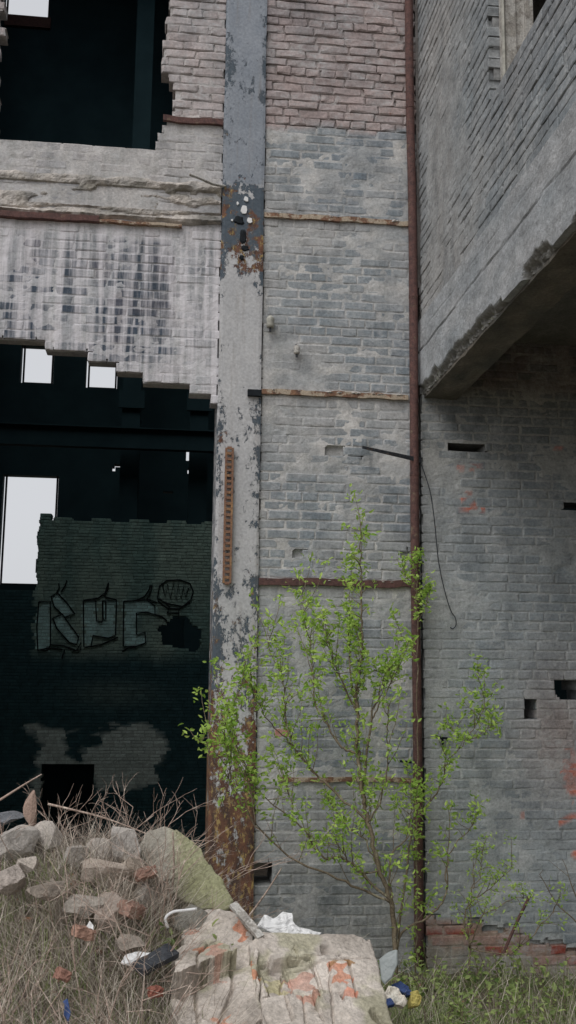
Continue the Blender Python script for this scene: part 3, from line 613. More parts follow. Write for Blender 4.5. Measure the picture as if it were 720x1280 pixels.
# inner columns and a crane beam
for i, (px, w_) in enumerate(((160, .5), (246, .5), (-60, .5))):
    p = at(px, 640, 1, 20); t_ = thing('hall_column', (p[0], 20, -.1), ['sooty inner column left of the small wall holes', 'sooty inner column nearest the right jamb', 'sooty inner column beyond the left edge'][i], 'column')
    mb = MB(); mb.box((p[0]-w_/2, 19.8, -.1), (p[0]+w_/2, 19.86, 24.6)); mb.box((p[0]-w_/2, 20.14, -.1), (p[0]+w_/2, 20.2, 24.6)); mb.box((p[0]-.04, 19.861, -.1), (p[0]+.04, 20.139, 24.6)); mb.build('shaft', M_FAR, t_)
    mb = MB(); mb.box((p[0]-.35, 19.7, 9.4), (p[0]+.35, 19.79, 9.9)); mb.build('corbel', M_FAR, t_)
for z_, lab in ((8.2, 'dark crane rail girder crossing the hall below the upper windows'), (13.4, 'dark upper tie girder crossing the hall above the windows')):
    t_ = thing('girder', (-3, 19.4, z_), lab, 'girder'); mb = MB(); mb.box((-11.6, 19.3, z_), (6.6, 19.34, z_+.5)); mb.build('web', M_FAR, t_)
    mb = MB(); mb.box((-11.6, 19.2, z_+.501), (6.6, 19.44, z_+.54)); mb.build('flange', M_FAR, t_); mb = MB(); mb.box((-11.6, 19.2, z_-.04), (6.6, 19.44, z_-.001)); mb.build('flange', M_FAR, t_)
# ================================================================ GRAFFITI WALL
YG = 17.0
GW = thing('graffiti_wall', (-1, YG, -.1), 'low inner brick wall with spray painted block letters deep inside the dark hall', 'wall')
gl = at(46, 700, 1, YG)[0]
def in_g(u, v):
    ok = (v > -2.0) & (v < 5.87+.03*np.sin(u*7)) & (u > gl+.02*np.sin(v*9)) & (u < 6) | ((v < 4.12) & (u <= gl+.05) & (v > -2.0))
    ok = ok | ((v < 6.0) & (v > 5) & (u > gl) & (u < gl+.27))
    hl = (u > -2.68) & (u < -1.5) & (v < .17)
    h2 = np.hypot((u-.42)/.45, (v-3.15)/.42) < 1+.4*(fbm(u*4, v*4, 5, 2)-.5)*2
    return ok & ~hl & ~h2
LETS = [[(58,132),(104,130),(104,300),(92,322),(54,322),(50,230)], [(106,112),(130,96),(168,136),(198,178),(160,192),(118,150)], [(112,196),(150,180),(214,270),(206,300),(176,290),(128,236)],
 [(232,128),(280,128),(284,206),(306,212),(308,196),(306,128),(362,126),(358,262),(330,274),(270,264),(262,306),(234,308)], [(390,130),(480,124),(512,146),(512,182),(478,172),(440,176),(440,260),(474,250),(476,292),(440,306),(388,306)]]
def g_px(u, v):
    d = np.stack([u-CAM[0], 0*u+YG-CAM[1], v-CAM[2]], -1); z = d @ FW; return (360+CF*(d @ RT)/z-30)*3.13, (640-CF*(d @ UP)/z-710)*3.13
def inpoly(x, y, pl):
    c = np.zeros(np.shape(x), bool); n = len(pl)
    for i in range(n):
        x1, y1 = pl[i]; x2, y2 = pl[(i+1) % n]
        cr_ = ((y1 > y) != (y2 > y)) & (x < (x2-x1)*(y-y1)/((y2-y1) or 1e-9)+x1); c ^= cr_
    return c.astype(float)
def T_g(u, v, m, r):
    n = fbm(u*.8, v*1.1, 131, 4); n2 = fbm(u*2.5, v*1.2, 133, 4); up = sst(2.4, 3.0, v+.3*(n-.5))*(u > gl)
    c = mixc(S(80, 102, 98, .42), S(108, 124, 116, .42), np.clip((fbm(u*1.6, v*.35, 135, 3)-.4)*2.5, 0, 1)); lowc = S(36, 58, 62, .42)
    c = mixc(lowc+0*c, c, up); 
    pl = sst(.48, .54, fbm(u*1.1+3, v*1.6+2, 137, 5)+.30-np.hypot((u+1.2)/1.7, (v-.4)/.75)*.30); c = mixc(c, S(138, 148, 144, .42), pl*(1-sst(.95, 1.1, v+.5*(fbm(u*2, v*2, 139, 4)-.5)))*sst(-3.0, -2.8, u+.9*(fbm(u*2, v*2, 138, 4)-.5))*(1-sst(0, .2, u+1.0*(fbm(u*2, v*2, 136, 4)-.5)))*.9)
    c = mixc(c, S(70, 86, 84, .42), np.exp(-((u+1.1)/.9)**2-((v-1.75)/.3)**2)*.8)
    qx, qy = g_px(u, v)
    for pl in LETS:
        c = mixc(c, S(130, 160, 166, .42), inpoly(qx, qy, pl)*.8)
    if m: c = c*.72
    return c*(1+(r-.5)*.25)[..., None], 0*u, 0*u, .08+0*u, .06*up
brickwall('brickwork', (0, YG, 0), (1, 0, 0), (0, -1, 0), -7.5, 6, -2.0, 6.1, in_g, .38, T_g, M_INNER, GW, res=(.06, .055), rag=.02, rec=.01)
mb = MB(); mb.box((-3, YG+.9, -2), (-1.2, YG+1.0, .6)); mb.build('doorway_backing', M_FAR, GW)  # dark panel added behind the doorway so the gap looks black
M_GLET = plain('graffiti_fill', S(66, 88, 96, .45), S(48, 68, 76, .45), 4); M_GLIN = plain('graffiti_line', S(26, 34, 38, .7), S(20, 28, 30, .7), 4)
def gp(x, y, o=.016): p = at(30+x/3.13, 710+y/3.13, 1, YG-o); return p
def letter(polys, lines, name='graffiti_letter'):
    for pl in polys: lines = lines+[pl+[pl[0]]]
    mb = MB()
    for l in lines: mb.tube([gp(*q, .012) for q in l], .017, 5)
    mb.build(name, M_GLIN, GW)
letter([[(58,132),(104,130),(104,300),(92,322),(54,322),(50,230)], [(106,112),(130,96),(168,136),(198,178),(160,192),(118,150)], [(112,196),(150,180),(214,270),(206,300),(176,290),(128,236)]], [[(100,300),(150,302),(205,322),(224,290),(222,320),(190,324)], [(168,48),(160,70),(146,92)], [(136,60),(138,78),(128,96)], [(158,320),(148,354)], [(54,322),(96,312),(150,318)]])
letter([[(232,128),(280,128),(284,206),(306,212),(308,196),(306,128),(362,126),(358,262),(330,274),(270,264),(262,306),(234,308)], [(308,128),(320,128),(320,200),(309,200)]], [[(232,126),(290,118),(318,96),(330,58)], [(240,310),(300,300),(356,276),(368,270)], [(330,58),(328,84),(316,112),(362,124)]])
letter([[(390,130),(480,124),(512,146),(512,182),(478,172),(440,176),(440,260),(474,250),(476,292),(440,306),(388,306)]], [[(388,132),(440,126),(470,112),(488,88),(494,66)], [(500,66),(496,92),(480,120),(520,134)], [(384,326),(410,310),(440,312)], [(512,182),(540,190),(560,206)]])
mb = MB()
for l in ([(522,118),(530,70),(560,48),(610,46),(650,60),(662,92),(652,126),(620,150),(560,138),(522,118)], [(540,60),(552,110),(562,62),(572,118),(584,60),(594,122),(604,62),(614,118),(624,68),(632,112),(644,78)], [(524,128),(560,156),(606,160),(650,134)], [(606,160),(606,200)], [(530,120),(570,150),(560,176),(606,176)]): mb.tube([gp(*q, .012) for q in l], .016, 5)
mb.build('graffiti_doodle', M_GLIN, GW)
# ================================================================ RUSTY PIPE
px_ = [(510.5, -80), (511, 0), (512.6, 140), (515.5, 260), (517.2, 440), (518.2, 600), (519.5, 760), (521.5, 880), (523, 1050), (524, 1210)]
P = smoothline([at(x, y, 1, -.07) for x, y in px_], 3); P = np.vstack([P[0]+[0, 0, 1.2], P])
PI_ = thing('drain_pipe', (P[-1][0], -.07, P[-1][2]), 'rust brown iron pipe running full height in the corner', 'pipe')
mb = MB(); mb.tube(P, .036, 12); mb.build('pipe_run', M_PIPE, PI_, True)
for zz in (6.9, 5.2, 3.7, 2.75, 1.3): 
    x = np.interp(zz, P[::-1, 2], P[::-1, 0]); mb = MB(); mb.tube([(x, -.07, zz-.03), (x, -.07, zz-.005)], .039, 12); mb.box((x-.012, -.03, zz-.012), (x+.012, .01, zz+.012)); mb.build('clamp', M_PIPE, PI_)
# ================================================================ SMALL FIXTURES
pa = at(287, 560, 1, -.06); pb = at(283.5, 729, 1, -.06)
mb = MB(); d = pb-pa; L_ = np.linalg.norm(d); d /= L_; s_ = np.cross(d, [0, 1, 0]); s_ /= np.linalg.norm(s_)
def MM(c, hw, hl, th=.012): return lambda V: np.array([c + s_*v[0]*hw + d*v[2]*hl + np.array([0, 1, 0])*v[1]*th for v in V])
for sd in (-1, 1): mb.box((-1, -1, -1), (1, 1, 1), MM((pa+pb)/2+s_*.026*sd, .008, L_/2))
nr = 24
for i in range(nr+1): mb.box((-1, -1, -1), (1, 1, 1), MM(pa+d*L_*i/nr, .0175, .0105, .010))
o = mb.build('perforated_rail', M_RAIL, None, False, pb); tag(o, 'rusty perforated steel rail fixed upright on the grey column', 'rail')
for i, (x, y, lab) in enumerate(((338, 402, 'small grey insulator cup on the wall close beside the column'), (371, 437, 'small dark insulator pin on the wall, lower and right of the grey cup'))):
    c = at(x, y, 1, -.05); t_ = thing('insulator', c, lab, 'insulator'); k = .75 if i else 1
    prof = [(0, -.05), (.028, -.05), (.034, -.03), (.03, 0), (.036, .02), (.024, .04), (.012, .05), (0, .052)]; V = []; F = []
    for a in range(12):
        for r_, z in prof: V.append((c[0]+k*r_*math.cos(a*math.pi/6), c[1]+k*r_*math.sin(a*math.pi/6), c[2]+z*k))
    for a in range(12):
        for j in range(7): F.append((a*8+j, ((a+1) % 12)*8+j, ((a+1) % 12)*8+j+1, a*8+j+1))
    mb = MB(); mb.add(V, F); mb.build('cup', M_PORC if i == 0 else M_WOOD, t_, True)
    mb = MB(); mb.tube([c+[0, 0, -.045*k], c+[0, 0, -.085*k]], .009, 7); mb.build('pin', M_DARK, t_); mb = MB(); mb.tube([c+[0, 0, .02], c+[0, .05, .055]], .008, 7); mb.build('hook', M_DARK, t_)
a = at(453, 559, 1, -.42); b = at(524, 575, 1, -.06)
mb = MB(); dd = (b-a)/np.linalg.norm(b-a); nn = np.cross(dd, [0, 0, 1.]); nn /= np.linalg.norm(nn); uu = np.cross(nn, dd)
mb.box((-1, -1, -1), (1, 1, 1), lambda V: np.array([(a+b)/2 + dd*v[0]*np.linalg.norm(b-a)/2 + nn*v[1]*.005 + uu*v[2]*(.014+.004*v[0]) for v in V]))
mb.box((-1, -1, -1), (1, 1, 1), lambda V: np.array([b + dd*v[0]*.02 + nn*v[1]*.008 + uu*v[2]*.022 for v in V]))
tag(mb.build('iron_bar', M_DARK, None, False, b), 'short dark flat iron bar sticking out sideways from the rusty pipe', 'bar')
W = smoothline([at(x, y, 1, -.05) for x, y in ((524, 574), (530, 590), (538, 616), (543, 650), (548, 700), (555, 735), (563, 762), (569, 772), (570, 781), (566, 786), (563, 784))], 5)
mb = MB(); mb.tube(W, .0042, 6); tag(mb.build('hanging_wire', M_DARK, None, True, W[0]), 'thin black wire hanging from the iron bar against the wall', 'wire')
W = smoothline([at(x, y, 1, yy) for x, y, yy in ((237, 218, -.28), (252, 224, -.2), (266, 230, -.12), (282, 233, -.03))], 4)
mb = MB(); mb.tube(W, .011, 6); tag(mb.build('metal_rod', M_WOOD, None, True, W[-1]), 'bent grey rod poking out beside the column above the ledge', 'rod')
for x, y, lab in ((413, 966, 'small black hook low on the wall left of the pipe'), (553, 923, 'small black hook on the wall right of the pipe')):
    c = at(x if x > 500 else 508, y if x > 500 else 953, 1, -.04); mb = MB(); mb.tube([c+[-.05, 0, .01], c+[.04, 0, .0]], .010, 6); mb.tube([c+[0, 0, 0], c+[.005, .01, -.05]], .009, 6); mb.tube([c+[0, 0, 0], c+[0, .05, 0]], .008, 6)
    tag(mb.build('wall_hook', M_BLACK, None, False, c), lab, 'hook')
# ================================================================ PLANTS
GRN = [leafm('leaf_spring', S(96, 126, 50), S(152, 178, 92), .45), leafm('leaf_weed', S(76, 94, 52), S(138, 150, 96), .4), leafm('grass_green', S(76, 90, 56), S(126, 134, 94), .3), leafm('grass_dry', S(82, 72, 66), S(176, 163, 152), .2)]
M_BARK = rusty('sapling_bark', S(104, 94, 78), S(76, 68, 58), S(120, 116, 98), .4); M_TWIG = rusty('dry_twig', S(140, 124, 114), S(106, 92, 84), S(158, 146, 136), .45)
def leaf(mb, p, d, n, L, W_, tone):
    d = d/(np.linalg.norm(d)+1e-9); s = np.cross(d, n); s /= np.linalg.norm(s)+1e-9; n2 = np.cross(s, d)
    V = [p, p+d*L*.35+s*W_*.5+n2*L*.06, p+d*L*.75+s*W_*.33+n2*L*.02, p+d*L-n2*L*.15, p+d*L*.75-s*W_*.33+n2*L*.02, p+d*L*.35-s*W_*.5+n2*L*.06, p+d*L*.5-n2*L*.03]
    mb.add(V, [(0, 1, 6), (1, 2, 6), (2, 3, 6), (3, 4, 6), (4, 5, 6), (5, 0, 6)], (.3, .3, .3, tone))
def cluster(mb, p, up, n, L, rd):
    for i in range(n):
        d = rd.normal(size=3)*np.array([1, .9, .75]); d = d+up*.35; d[2] -= .12
        leaf(mb, p+rd.normal(size=3)*.022, d, rd.normal(size=3), L*rd.uniform(.6, 1.15), L*rd.uniform(.32, .5), float(np.clip(rd.normal(.5, .28), 0, 1)))
def gz(x, y): return float(hgt(x, y))
def shrub(name, label, cat, branches, seed, yd, lsize=.055, dens=1.0, L_sc=1.0):
    rd = np.random.default_rng(seed); base = at(*branches[0][0][0], 1, yd); t_ = thing(name, base, label, cat)
    wood = MB(); fol = MB(); depth = {}
    for bi, (pts, r0, r1, lf) in enumerate(branches):
        n = len(pts); key = pts[0]; y0 = depth.get(key, yd); y1 = y0 + (rd.uniform(-.45, .35) if bi else rd.uniform(-.1, .1))
        P = []
        for i, q in enumerate(pts):
            yy = y0+(y1-y0)*i/(n-1); depth[q] = yy; P.append(at(*q, 1, yy))
        if not bi: P = [np.array([P[0][0]+.01, P[0][1], gz(P[0][0], P[0][1])-.1])]+P
        P = smoothline(P, 6); R = np.linspace(r0, r1, len(P)); P = P + (rd.normal(size=P.shape)*.006)*(np.arange(len(P)) > 0)[:, None]*(np.arange(len(P)) < len(P)-1)[:, None]
        wood.tube(P, R, 6)
        for i in range(len(P)):
            f = i/len(P)
            if f < lf: continue
            if rd.random() < .62*dens:
                tw = rd.normal(size=3)*np.array([1, .8, .5]); tw[2] += .6; tw /= np.linalg.norm(tw); l = rd.uniform(.04, .20)*(1.15-.6*f)
                e = P[i]+tw*l; m_ = P[i]+tw*l*.5+rd.normal(size=3)*.01; wood.tube([P[i], m_, e], [R[i]*.45+.001, .002, .0014], 4)
                cluster(fol, e, tw, rd.integers(4, 9), lsize, rd)
                if rd.random() < .5: cluster(fol, m_, tw, rd.integers(2, 5), lsize*.9, rd)
            if rd.random() < .40*dens: cluster(fol, P[i], np.array([0, 0, .5]), rd.integers(2, 5), lsize*.8, rd)
        for i in range(3, len(P), 2):
            if rd.random() < .42*dens and L_sc > 0:
                d = (P[i]-P[i-1]); d /= np.linalg.norm(d)+1e-9; d = d+rd.normal(size=3)*np.array([.5, .45, .3])+[0, 0, .95]; d /= np.linalg.norm(d); ln = rd.uniform(.12, .42)*L_sc; Q = [P[i]]
                for _ in range(5): d = d+rd.normal(size=3)*.12+[0, 0, .08]; d /= np.linalg.norm(d); Q.append(Q[-1]+d*ln/5)
                wood.tube(Q, np.linspace(.0032, .0012, 6), 4)
                for q in Q[2:]:
                    if rd.random() < .75: cluster(fol, q, d, rd.integers(3, 7), lsize*.85, rd)
                cluster(fol, Q[-1], d, rd.integers(4, 8), lsize, rd)
        cluster(fol, P[-1], np.array([0, 0, 1.]), 7, lsize, rd)
    wood.build('trunk', M_BARK, t_, True); fol.build('leaves', GRN[0], t_); return t_
B1 = [
 ([(493,1172),(489,1129),(475,1089),(460,1027),(453,991),(447,942),(446,889),(445,860)], .019, .011, .5),
 ([(445,860),(451,823),(451,787),(452,741),(451,701),(451,658)], .010, .003, .05),
 ([(446,889),(440,850),(436,810),(438,770),(436,725)], .008, .002, .3),
 ([(453,991),(464,900),(479,854),(491,823),(503,787)], .009, .002, .35),
 ([(464,900),(482,868),(498,834),(512,800)], .006, .002, .4),
 ([(446,889),(427,851),(418,830),(410,800),(404,770)], .007, .002, .3),
 ([(447,942),(427,933),(409,907),(395,880),(390,835),(387,805),(380,774),(378,741)], .009, .002, .3),
 ([(460,1027),(415,987),(387,960),(364,929),(356,889),(354,848),(338,817),(335,781)], .010, .002, .25),
 ([(364,929),(340,905),(322,880),(312,846)], .005, .002, .4),
 ([(489,1129),(431,1075),(404,1071),(369,1027),(329,995),(308,968)], .011, .002, .3),
 ([(369,1027),(362,990),(352,960)], .005, .002, .4),
 ([(489,1129),(431,1102),(364,1071),(320,1031),(290,980),(270,940),(248,925)], .010, .002, .55),
 ([(320,1031),(312,985),(296,930),(290,885),(306,845)], .006, .002, .25),
 ([(290,980),(284,940),(277,905)], .005, .002, .2),
 ([(460,1027),(480,987),(484,924),(486,880)], .007, .002, .4),
 ([(489,1129),(489,1071),(511,1044),(515,1013),(512,985)], .008, .002, .5),
 ([(475,1089),(455,1050),(430,1030),(410,1000)], .007, .002, .3),
 ([(475,1089),(448,1090),(425,1060),(415,1040)], .006, .002, .3),
 ([(445,860),(462,840),(478,842)], .004, .002, .2),
]
shrub('sapling_tree', 'young multi-stemmed tree with fresh lime green leaves against the middle wall', 'tree', B1, 3, -.75, .050, 1.3)
B1b = [([(520,1172),(522,1110),(521,1040),(522,960),(520,870),(522,780),(521,740),(521,695)], .007, .002, .75), ([(522,1110),(516,1060),(508,1000)], .004, .002, .2), ([(521,740),(505,715),(503,700)], .004, .002, .2), ([(522,780),(533,750),(537,738)], .003, .0015, .5)]
shrub('sapling_tree', 'slender leafy shoot growing up right in front of the rusty pipe', 'tree', B1b, 9, -.35, .044, 1.1, .4)
B2 = [([(498,1173),(542,1142),(558,1111),(560,1058),(564,1004)], .011, .002, .4), ([(558,1111),(560,1071),(587,1036),(591,1018)], .006, .002, .4), ([(498,1173),(513,1044),(533,1009),(555,973),(560,950),(583,925)], .008, .003, .5),
      ([(583,925),(595,905),(606,880),(600,855),(597,835)], .004, .002, .1), ([(583,925),(570,915),(557,908)], .003, .0015, .1), ([(583,925),(602,918),(615,905),(612,890)], .003, .0015, .1), ([(555,973),(558,938)], .003, .001, .2)]
shrub('sapling_tree', 'thin arching sapling with sparse light leaves right of the pipe', 'tree', B2, 12, -.5, .050, .8, .6)
B3 = [([(587,1185),(591,1111),(595,1067)], .008, .002, .3), ([(587,1185),(582,1138),(613,1111),(640,1085)], .007, .002, .25), ([(591,1111),(600,1090),(604,1062)], .004, .002, .2), ([(587,1185),(600,1150),(640,1125),(665,1122)], .005, .002, .3), ([(587,1185),(640,1190),(690,1140),(700,1120)], .005, .002, .3)]
shrub('leafy_bush', 'low spreading bush with tiny pale leaves in front of the exposed red bricks', 'bush', B3, 15, -.55, .034, 1.1, .6)
# dry bushes
def drybush(base, h, n, seed, label, lean=0, M_=None, spread=.45):
    rd = np.random.default_rng(seed); base = np.array(base, float); t_ = thing('dry_bush', base, label, 'bush', 'bare dry bushes on the rubble mound'); mb = MB()
    def grow(p, d, l, r, lev):
        k = 5; P = [p]; 
        for i in range(k): d = d+rd.normal(size=3)*.10; d /= np.linalg.norm(d); P.append(P[-1]+d*l/k)
        mb.tube(P, np.linspace(r, r*.55, k+1), 4, False)
        if lev:
            for _ in range(rd.integers(2, 5)):
                i = rd.integers(2, k+1); dd = d+rd.normal(size=3)*.55; dd[2] = abs(dd[2])*.7+.12; dd /= np.linalg.norm(dd); grow(P[i], dd, l*rd.uniform(.35, .62), r*.55, lev-1)
    for i in range(n):
        d = np.array([rd.normal()*spread+lean, rd.normal()*.35, 1.]); d /= np.linalg.norm(d); grow(base+[rd.normal()*.07, rd.normal()*.07, -.05], d, h*rd.uniform(.55, 1), .0042, 2)
    mb.build('twigs', M_ or M_TWIG, t_); return t_
def gz(x, y): return float(hgt(x, y))
def onray(px, y): p = at(px, 1050, 1, y); return (p[0], y, gz(p[0], y))
DB = [(20, -1.75, .55, 7, -.2, 'bare dry bush at the far left of the mound'), (75, -1.5, .5, 6, .3, 'bare twiggy bush above the black doorway in the hall'), (120, -1.35, .62, 7, .1, 'bare dry bush left of the mossy slab'), (165, -1.2, .7, 6, .5, 'tall bare bush with twigs leaning right toward the column'),
      (205, -1.1, .8, 6, .2, 'tall pale twigged bush just behind the mossy slab'), (235, -.9, .75, 5, .25, 'bare bush in the dark gap beside the column foot'), (95, -2.4, .5, 7, .3, 'dry bush in front of the grey rubble chunks'), (150, -2.7, .6, 8, .2, 'dry bush in the middle of the littered slope'),
      (205, -2.2, .65, 6, .15, 'dry bush standing in front of the mossy slab'), (30, -2.9, .5, 7, .3, 'dry bush over the green grass near the left edge'), (110, -3.2, .45, 8, -.1, 'dry bush nearest the camera at bottom left'), (185, -3.15, .5, 7, .1, 'dry bush left of the pale masonry blocks')]
for i, (px, y, h, n, ln, lab) in enumerate(DB): drybush(onray(px, y), h, n, 40+i, lab, ln)
def bare(pts, yd, seed, lab):
    p = [at(x, y, 1, yd) for x, y in pts]; t_ = thing('bare_twig', p[0], lab, 'twig'); mb = MB(); P = smoothline(p, 5); mb.tube(P, np.linspace(.006, .002, len(P)), 5); mb.build('stem', M_BARK, t_); rd = np.random.default_rng(seed); m2 = MB()
    for i in range(4, len(P), 3): m2 = MB(); m2.tube([P[i], P[i]+rd.normal(size=3)*.05+[0, 0, .05]], [.0025, .0012], 4); m2.build('side_shoot', M_BARK, t_)
bare([(735,1175),(718,1150),(696,1130),(680,1102),(674,1092)], -.3, 1, 'bare thin twig arching at the right edge of the wall')
bare([(722,1125),(714,1105),(708,1085)], -.2, 2, 'short bare twig just inside the right edge')
P = smoothline([at(x, y, 1, yy) for x, y, yy in ((629, 1192, -.6), (645, 1155, -.5), (662, 1120, -.42))], 4)
mb = MB(); mb.tube(P, .011, 7); tag(mb.build('rusty_rod', M_PIPE, None, False, P[0]), 'thin rusty rod leaning on the wall above the red bricks', 'rod')
# grasses
def blades(name, n, region, hr, wr, mat, lean, seed, dens=None, curl=.5):
    rd = np.random.default_rng(seed); V = []; F = []; T = []; b = 0; k = 4
    cnt = 0
    while cnt < n:
        m = 4000; x = rd.uniform(region[0], region[1], m); y = rd.uniform(region[2], region[3], m)
        if dens is not None:
            keep = rd.random(m) < dens(x, y); x = x[keep]; y = y[keep]
        z = hgt(x, y)-.02
        for i in range(len(x)):
            if cnt >= n: break
            h = rd.uniform(*hr); a = rd.uniform(0, 6.283); ln = abs(rd.normal(0, lean)); wd = rd.uniform(*wr); d = np.array([math.cos(a)*ln, math.sin(a)*ln, 1.]); d /= np.linalg.norm(d)
            s = np.array([math.cos(a+1.2+rd.normal()), math.sin(a+1.2), 0]); P = np.array([x[i], y[i], z[i]]); bend = np.array([math.cos(a), math.sin(a), -.25])*curl*rd.uniform(.2, 1)
            tone = float(rd.random())
            for j in range(k):
                t = j/(k-1); q = P+d*h*t+bend*h*t*t*.5; ww = wd*(1-.75*t); V.append(q-s*ww); V.append(q+s*ww); T.append(tone); T.append(tone)
            for j in range(k-1): F.append((b+2*j, b+2*j+1, b+2*j+3, b+2*j+2))
            b += 2*k; cnt += 1
    tt = np.full((len(V), 4), .3); tt[:, 3] = T
    return mesh(name, V, F, mat, tint=tt)
o = blades('dry_grass', 36000, (-2.3, 3.6, -4.3, -.7), (.08, .44), (.0014, .0030), GRN[3], 1.1, 101, lambda x, y: np.clip(.10+.9*(1-sst(-.1, .6, x)), 0, 1)*np.clip(fbm(x*2.8, y*2.8, 141, 3)*4.2-1.5, .12, 1)*(1-.45*(y < -2.3)), 1.3)
tag(o, 'tangled pale dry grass over the rubble mound and thinly along the right verge', 'grass', kind='stuff')
o = blades('green_grass', 34000, (-2.6, 4.2, -5, -.35), (.05, .24), (.0022, .0042), GRN[2], .35, 103, lambda x, y: np.clip(fbm(x*1.4, y*1.4, 143, 3)*3-1.1 + .6*(x > .9) + 1.1*(x < .1)*(y < -2.2), 0.02, 1), .7)
tag(o, 'short green grass growing through the litter along the wall foot and bottom left', 'grass', kind='stuff')
def weed(px, y, h, seed, lab):
    rd = np.random.default_rng(seed); p = at(px, 1200, 1, y); b = np.array([p[0], y, gz(p[0], y)-.02]); t_ = thing('leafy_weed', b, lab, 'weed', 'leafy weeds along the right wall foot'); st = MB(); lf = MB()
    for i in range(rd.integers(10, 16)):
        d = np.array([rd.normal()*.45, rd.normal()*.4, 1]); d /= np.linalg.norm(d); l = h*rd.uniform(.35, 1.15); c0 = b+rd.normal(size=3)*[.12, .1, 0]; P = [c0, c0+d*l*.5, c0+d*l+rd.normal(size=3)*.03]; st = MB(); st.tube(P, [.004, .003, .0015], 4); st.build('stem', M_BARK, t_)
        for k in range(9):
            q = P[0]+(P[2]-P[0])*(k+2)/10; dd = rd.normal(size=3); dd[2] = abs(dd[2])*.5
            leaf(lf, q, dd, rd.normal(size=3)+[0, 0, 1.5], rd.uniform(.03, .065), rd.uniform(.018, .035), float(np.clip(rd.normal(.5, .3), 0, 1)))
    lf.build('leaves', GRN[1], t_)
WD = [(505, -.9, .3, 'leafy weed at the foot of the rusty pipe'), (535, -1.1, .3, 'leafy weed just right of the blue rag'), (570, -.8, .32, 'leafy weed under the low spreading bush'), (600, -1.3, .3, 'leafy weed in the middle of the bottom right verge'), (640, -1.0, .35, 'broad leafy weed below the rusty rod'),
      (665, -1.45, .3, 'leafy weed near the bottom right, left of the corner clump'), (700, -1.2, .36, 'dense leafy weed in the bottom right corner'), (715, -.7, .3, 'leafy weed against the wall at the right edge'), (470, -.7, .26, 'leafy weed behind the pale masonry block'), (560, -1.6, .24, 'small weed at the bottom edge right of the masonry block'), (685, -1.75, .26, 'small weed at the bottom edge under the corner clump'), (545, -.45, .34, 'tall leafy weed close to the wall between pipe and rusty rod'), (620, -.45, .3, 'leafy weed hard against the foundation under the rusty rod'), (585, -1.75, .26, 'leafy weed at the bottom edge below the low bush'), (630, -1.6, .28, 'leafy weed at the bottom edge below the rusty rod'), (355, -.6, .2, 'small weed at the wall foot behind the white sheet'), (215, -2.3, .2, 'small weed left of the pale masonry block')]
for i, (px, y, h, lab) in enumerate(WD): weed(px, y, h, 200+i, lab)
# ================================================================ RUBBLE
N1 = np.array([.05, -.36, .93]); P1 = np.array([.55, -2.9, .52])
def blk_t(seed, reds):
    def f(u, v):
        n = fbm(u*6, v*6, seed, 5); c = mixc(S(128, 121, 114), S(158, 151, 144), n*1.8-.4); c = mixc(c, S(116, 116, 88), sst(.55, .68, fbm(u*4, v*4, seed+4, 4))*.5)
        for (a, b, w_, h_, k) in reds: c = mixc(c, S(*k), ((np.abs(u-a)+.02*np.sin(v*60)) < w_)*((np.abs(v-b)+.015*np.sin(u*50)) < h_)*(.55+.5*fbm(u*18, v*18, 3, 3)))
        return np.concatenate([c, 0*u[:, None]], 1), np.stack([.06+0*u, .05+0*u, .10+0*u, 0*u], 1)
    return f
def grv(lines):
    def f(u, v):
        h = 0*u
        for (x0, y0, x1, y1, d, w_) in lines:
            L2 = (x1-x0)**2+(y1-y0)**2; t = np.clip(((u-x0)*(x1-x0)+(v-y0)*(y1-y0))/L2, 0, 1); ds = np.hypot(u-x0-t*(x1-x0), v-y0-t*(y1-y0))+.012*(fbm(u*25, v*25, 8, 2)-.5); h = h-d*np.exp(-(ds/w_)**2)
        return h
    return f
def toplane(px, py):
    N = N1/np.linalg.norm(N1); A_ = np.cross([0, 0, 1.], N); A_ /= np.linalg.norm(A_); B_ = np.cross(N, A_); p = atp(px, py, P1, N)-P1; return float(p @ A_), float(p @ B_)
def redpx(lst): return [(*toplane(x, y), w_, h_, k) for x, y, w_, h_, k in lst]
def linepx(lst): return [(*toplane(a, b), *toplane(c_, d_), e, f_) for a, b, c_, d_, e, f_ in lst]
starslab('masonry_block', [(214,1192),(232,1178),(236,1148),(256,1138),(288,1140),(300,1150),(318,1168),(322,1200),(330,1300),(226,1300)], P1, N1, .28, M_CONC, None,
         'broken pale masonry block with cracked mortar, left one of the front pair', 'rubble', 'pale masonry blocks lying in front', .013,
         blk_t(301, redpx([(268,1205,.035,.10,(146,114,102)), (240,1155,.03,.05,(146,114,102)), (303,1160,.03,.07,(150,98,74)), (280,1272,.03,.05,(150,98,74)), (252,1196,.03,.02,(150,98,74))])), 301, 90, 380, jag=.035, facet=vorofacet(5, 16, .6, .03, .22),
         groove=grv(linepx([(240,1170,262,1185,.028,.007), (262,1185,285,1178,.028,.007), (262,1185,245,1205,.03,.008), (245,1205,248,1280,.028,.006), (285,1178,292,1230,.028,.007), (292,1230,270,1280,.03,.008)])))
P1 = P1 + N1*.03
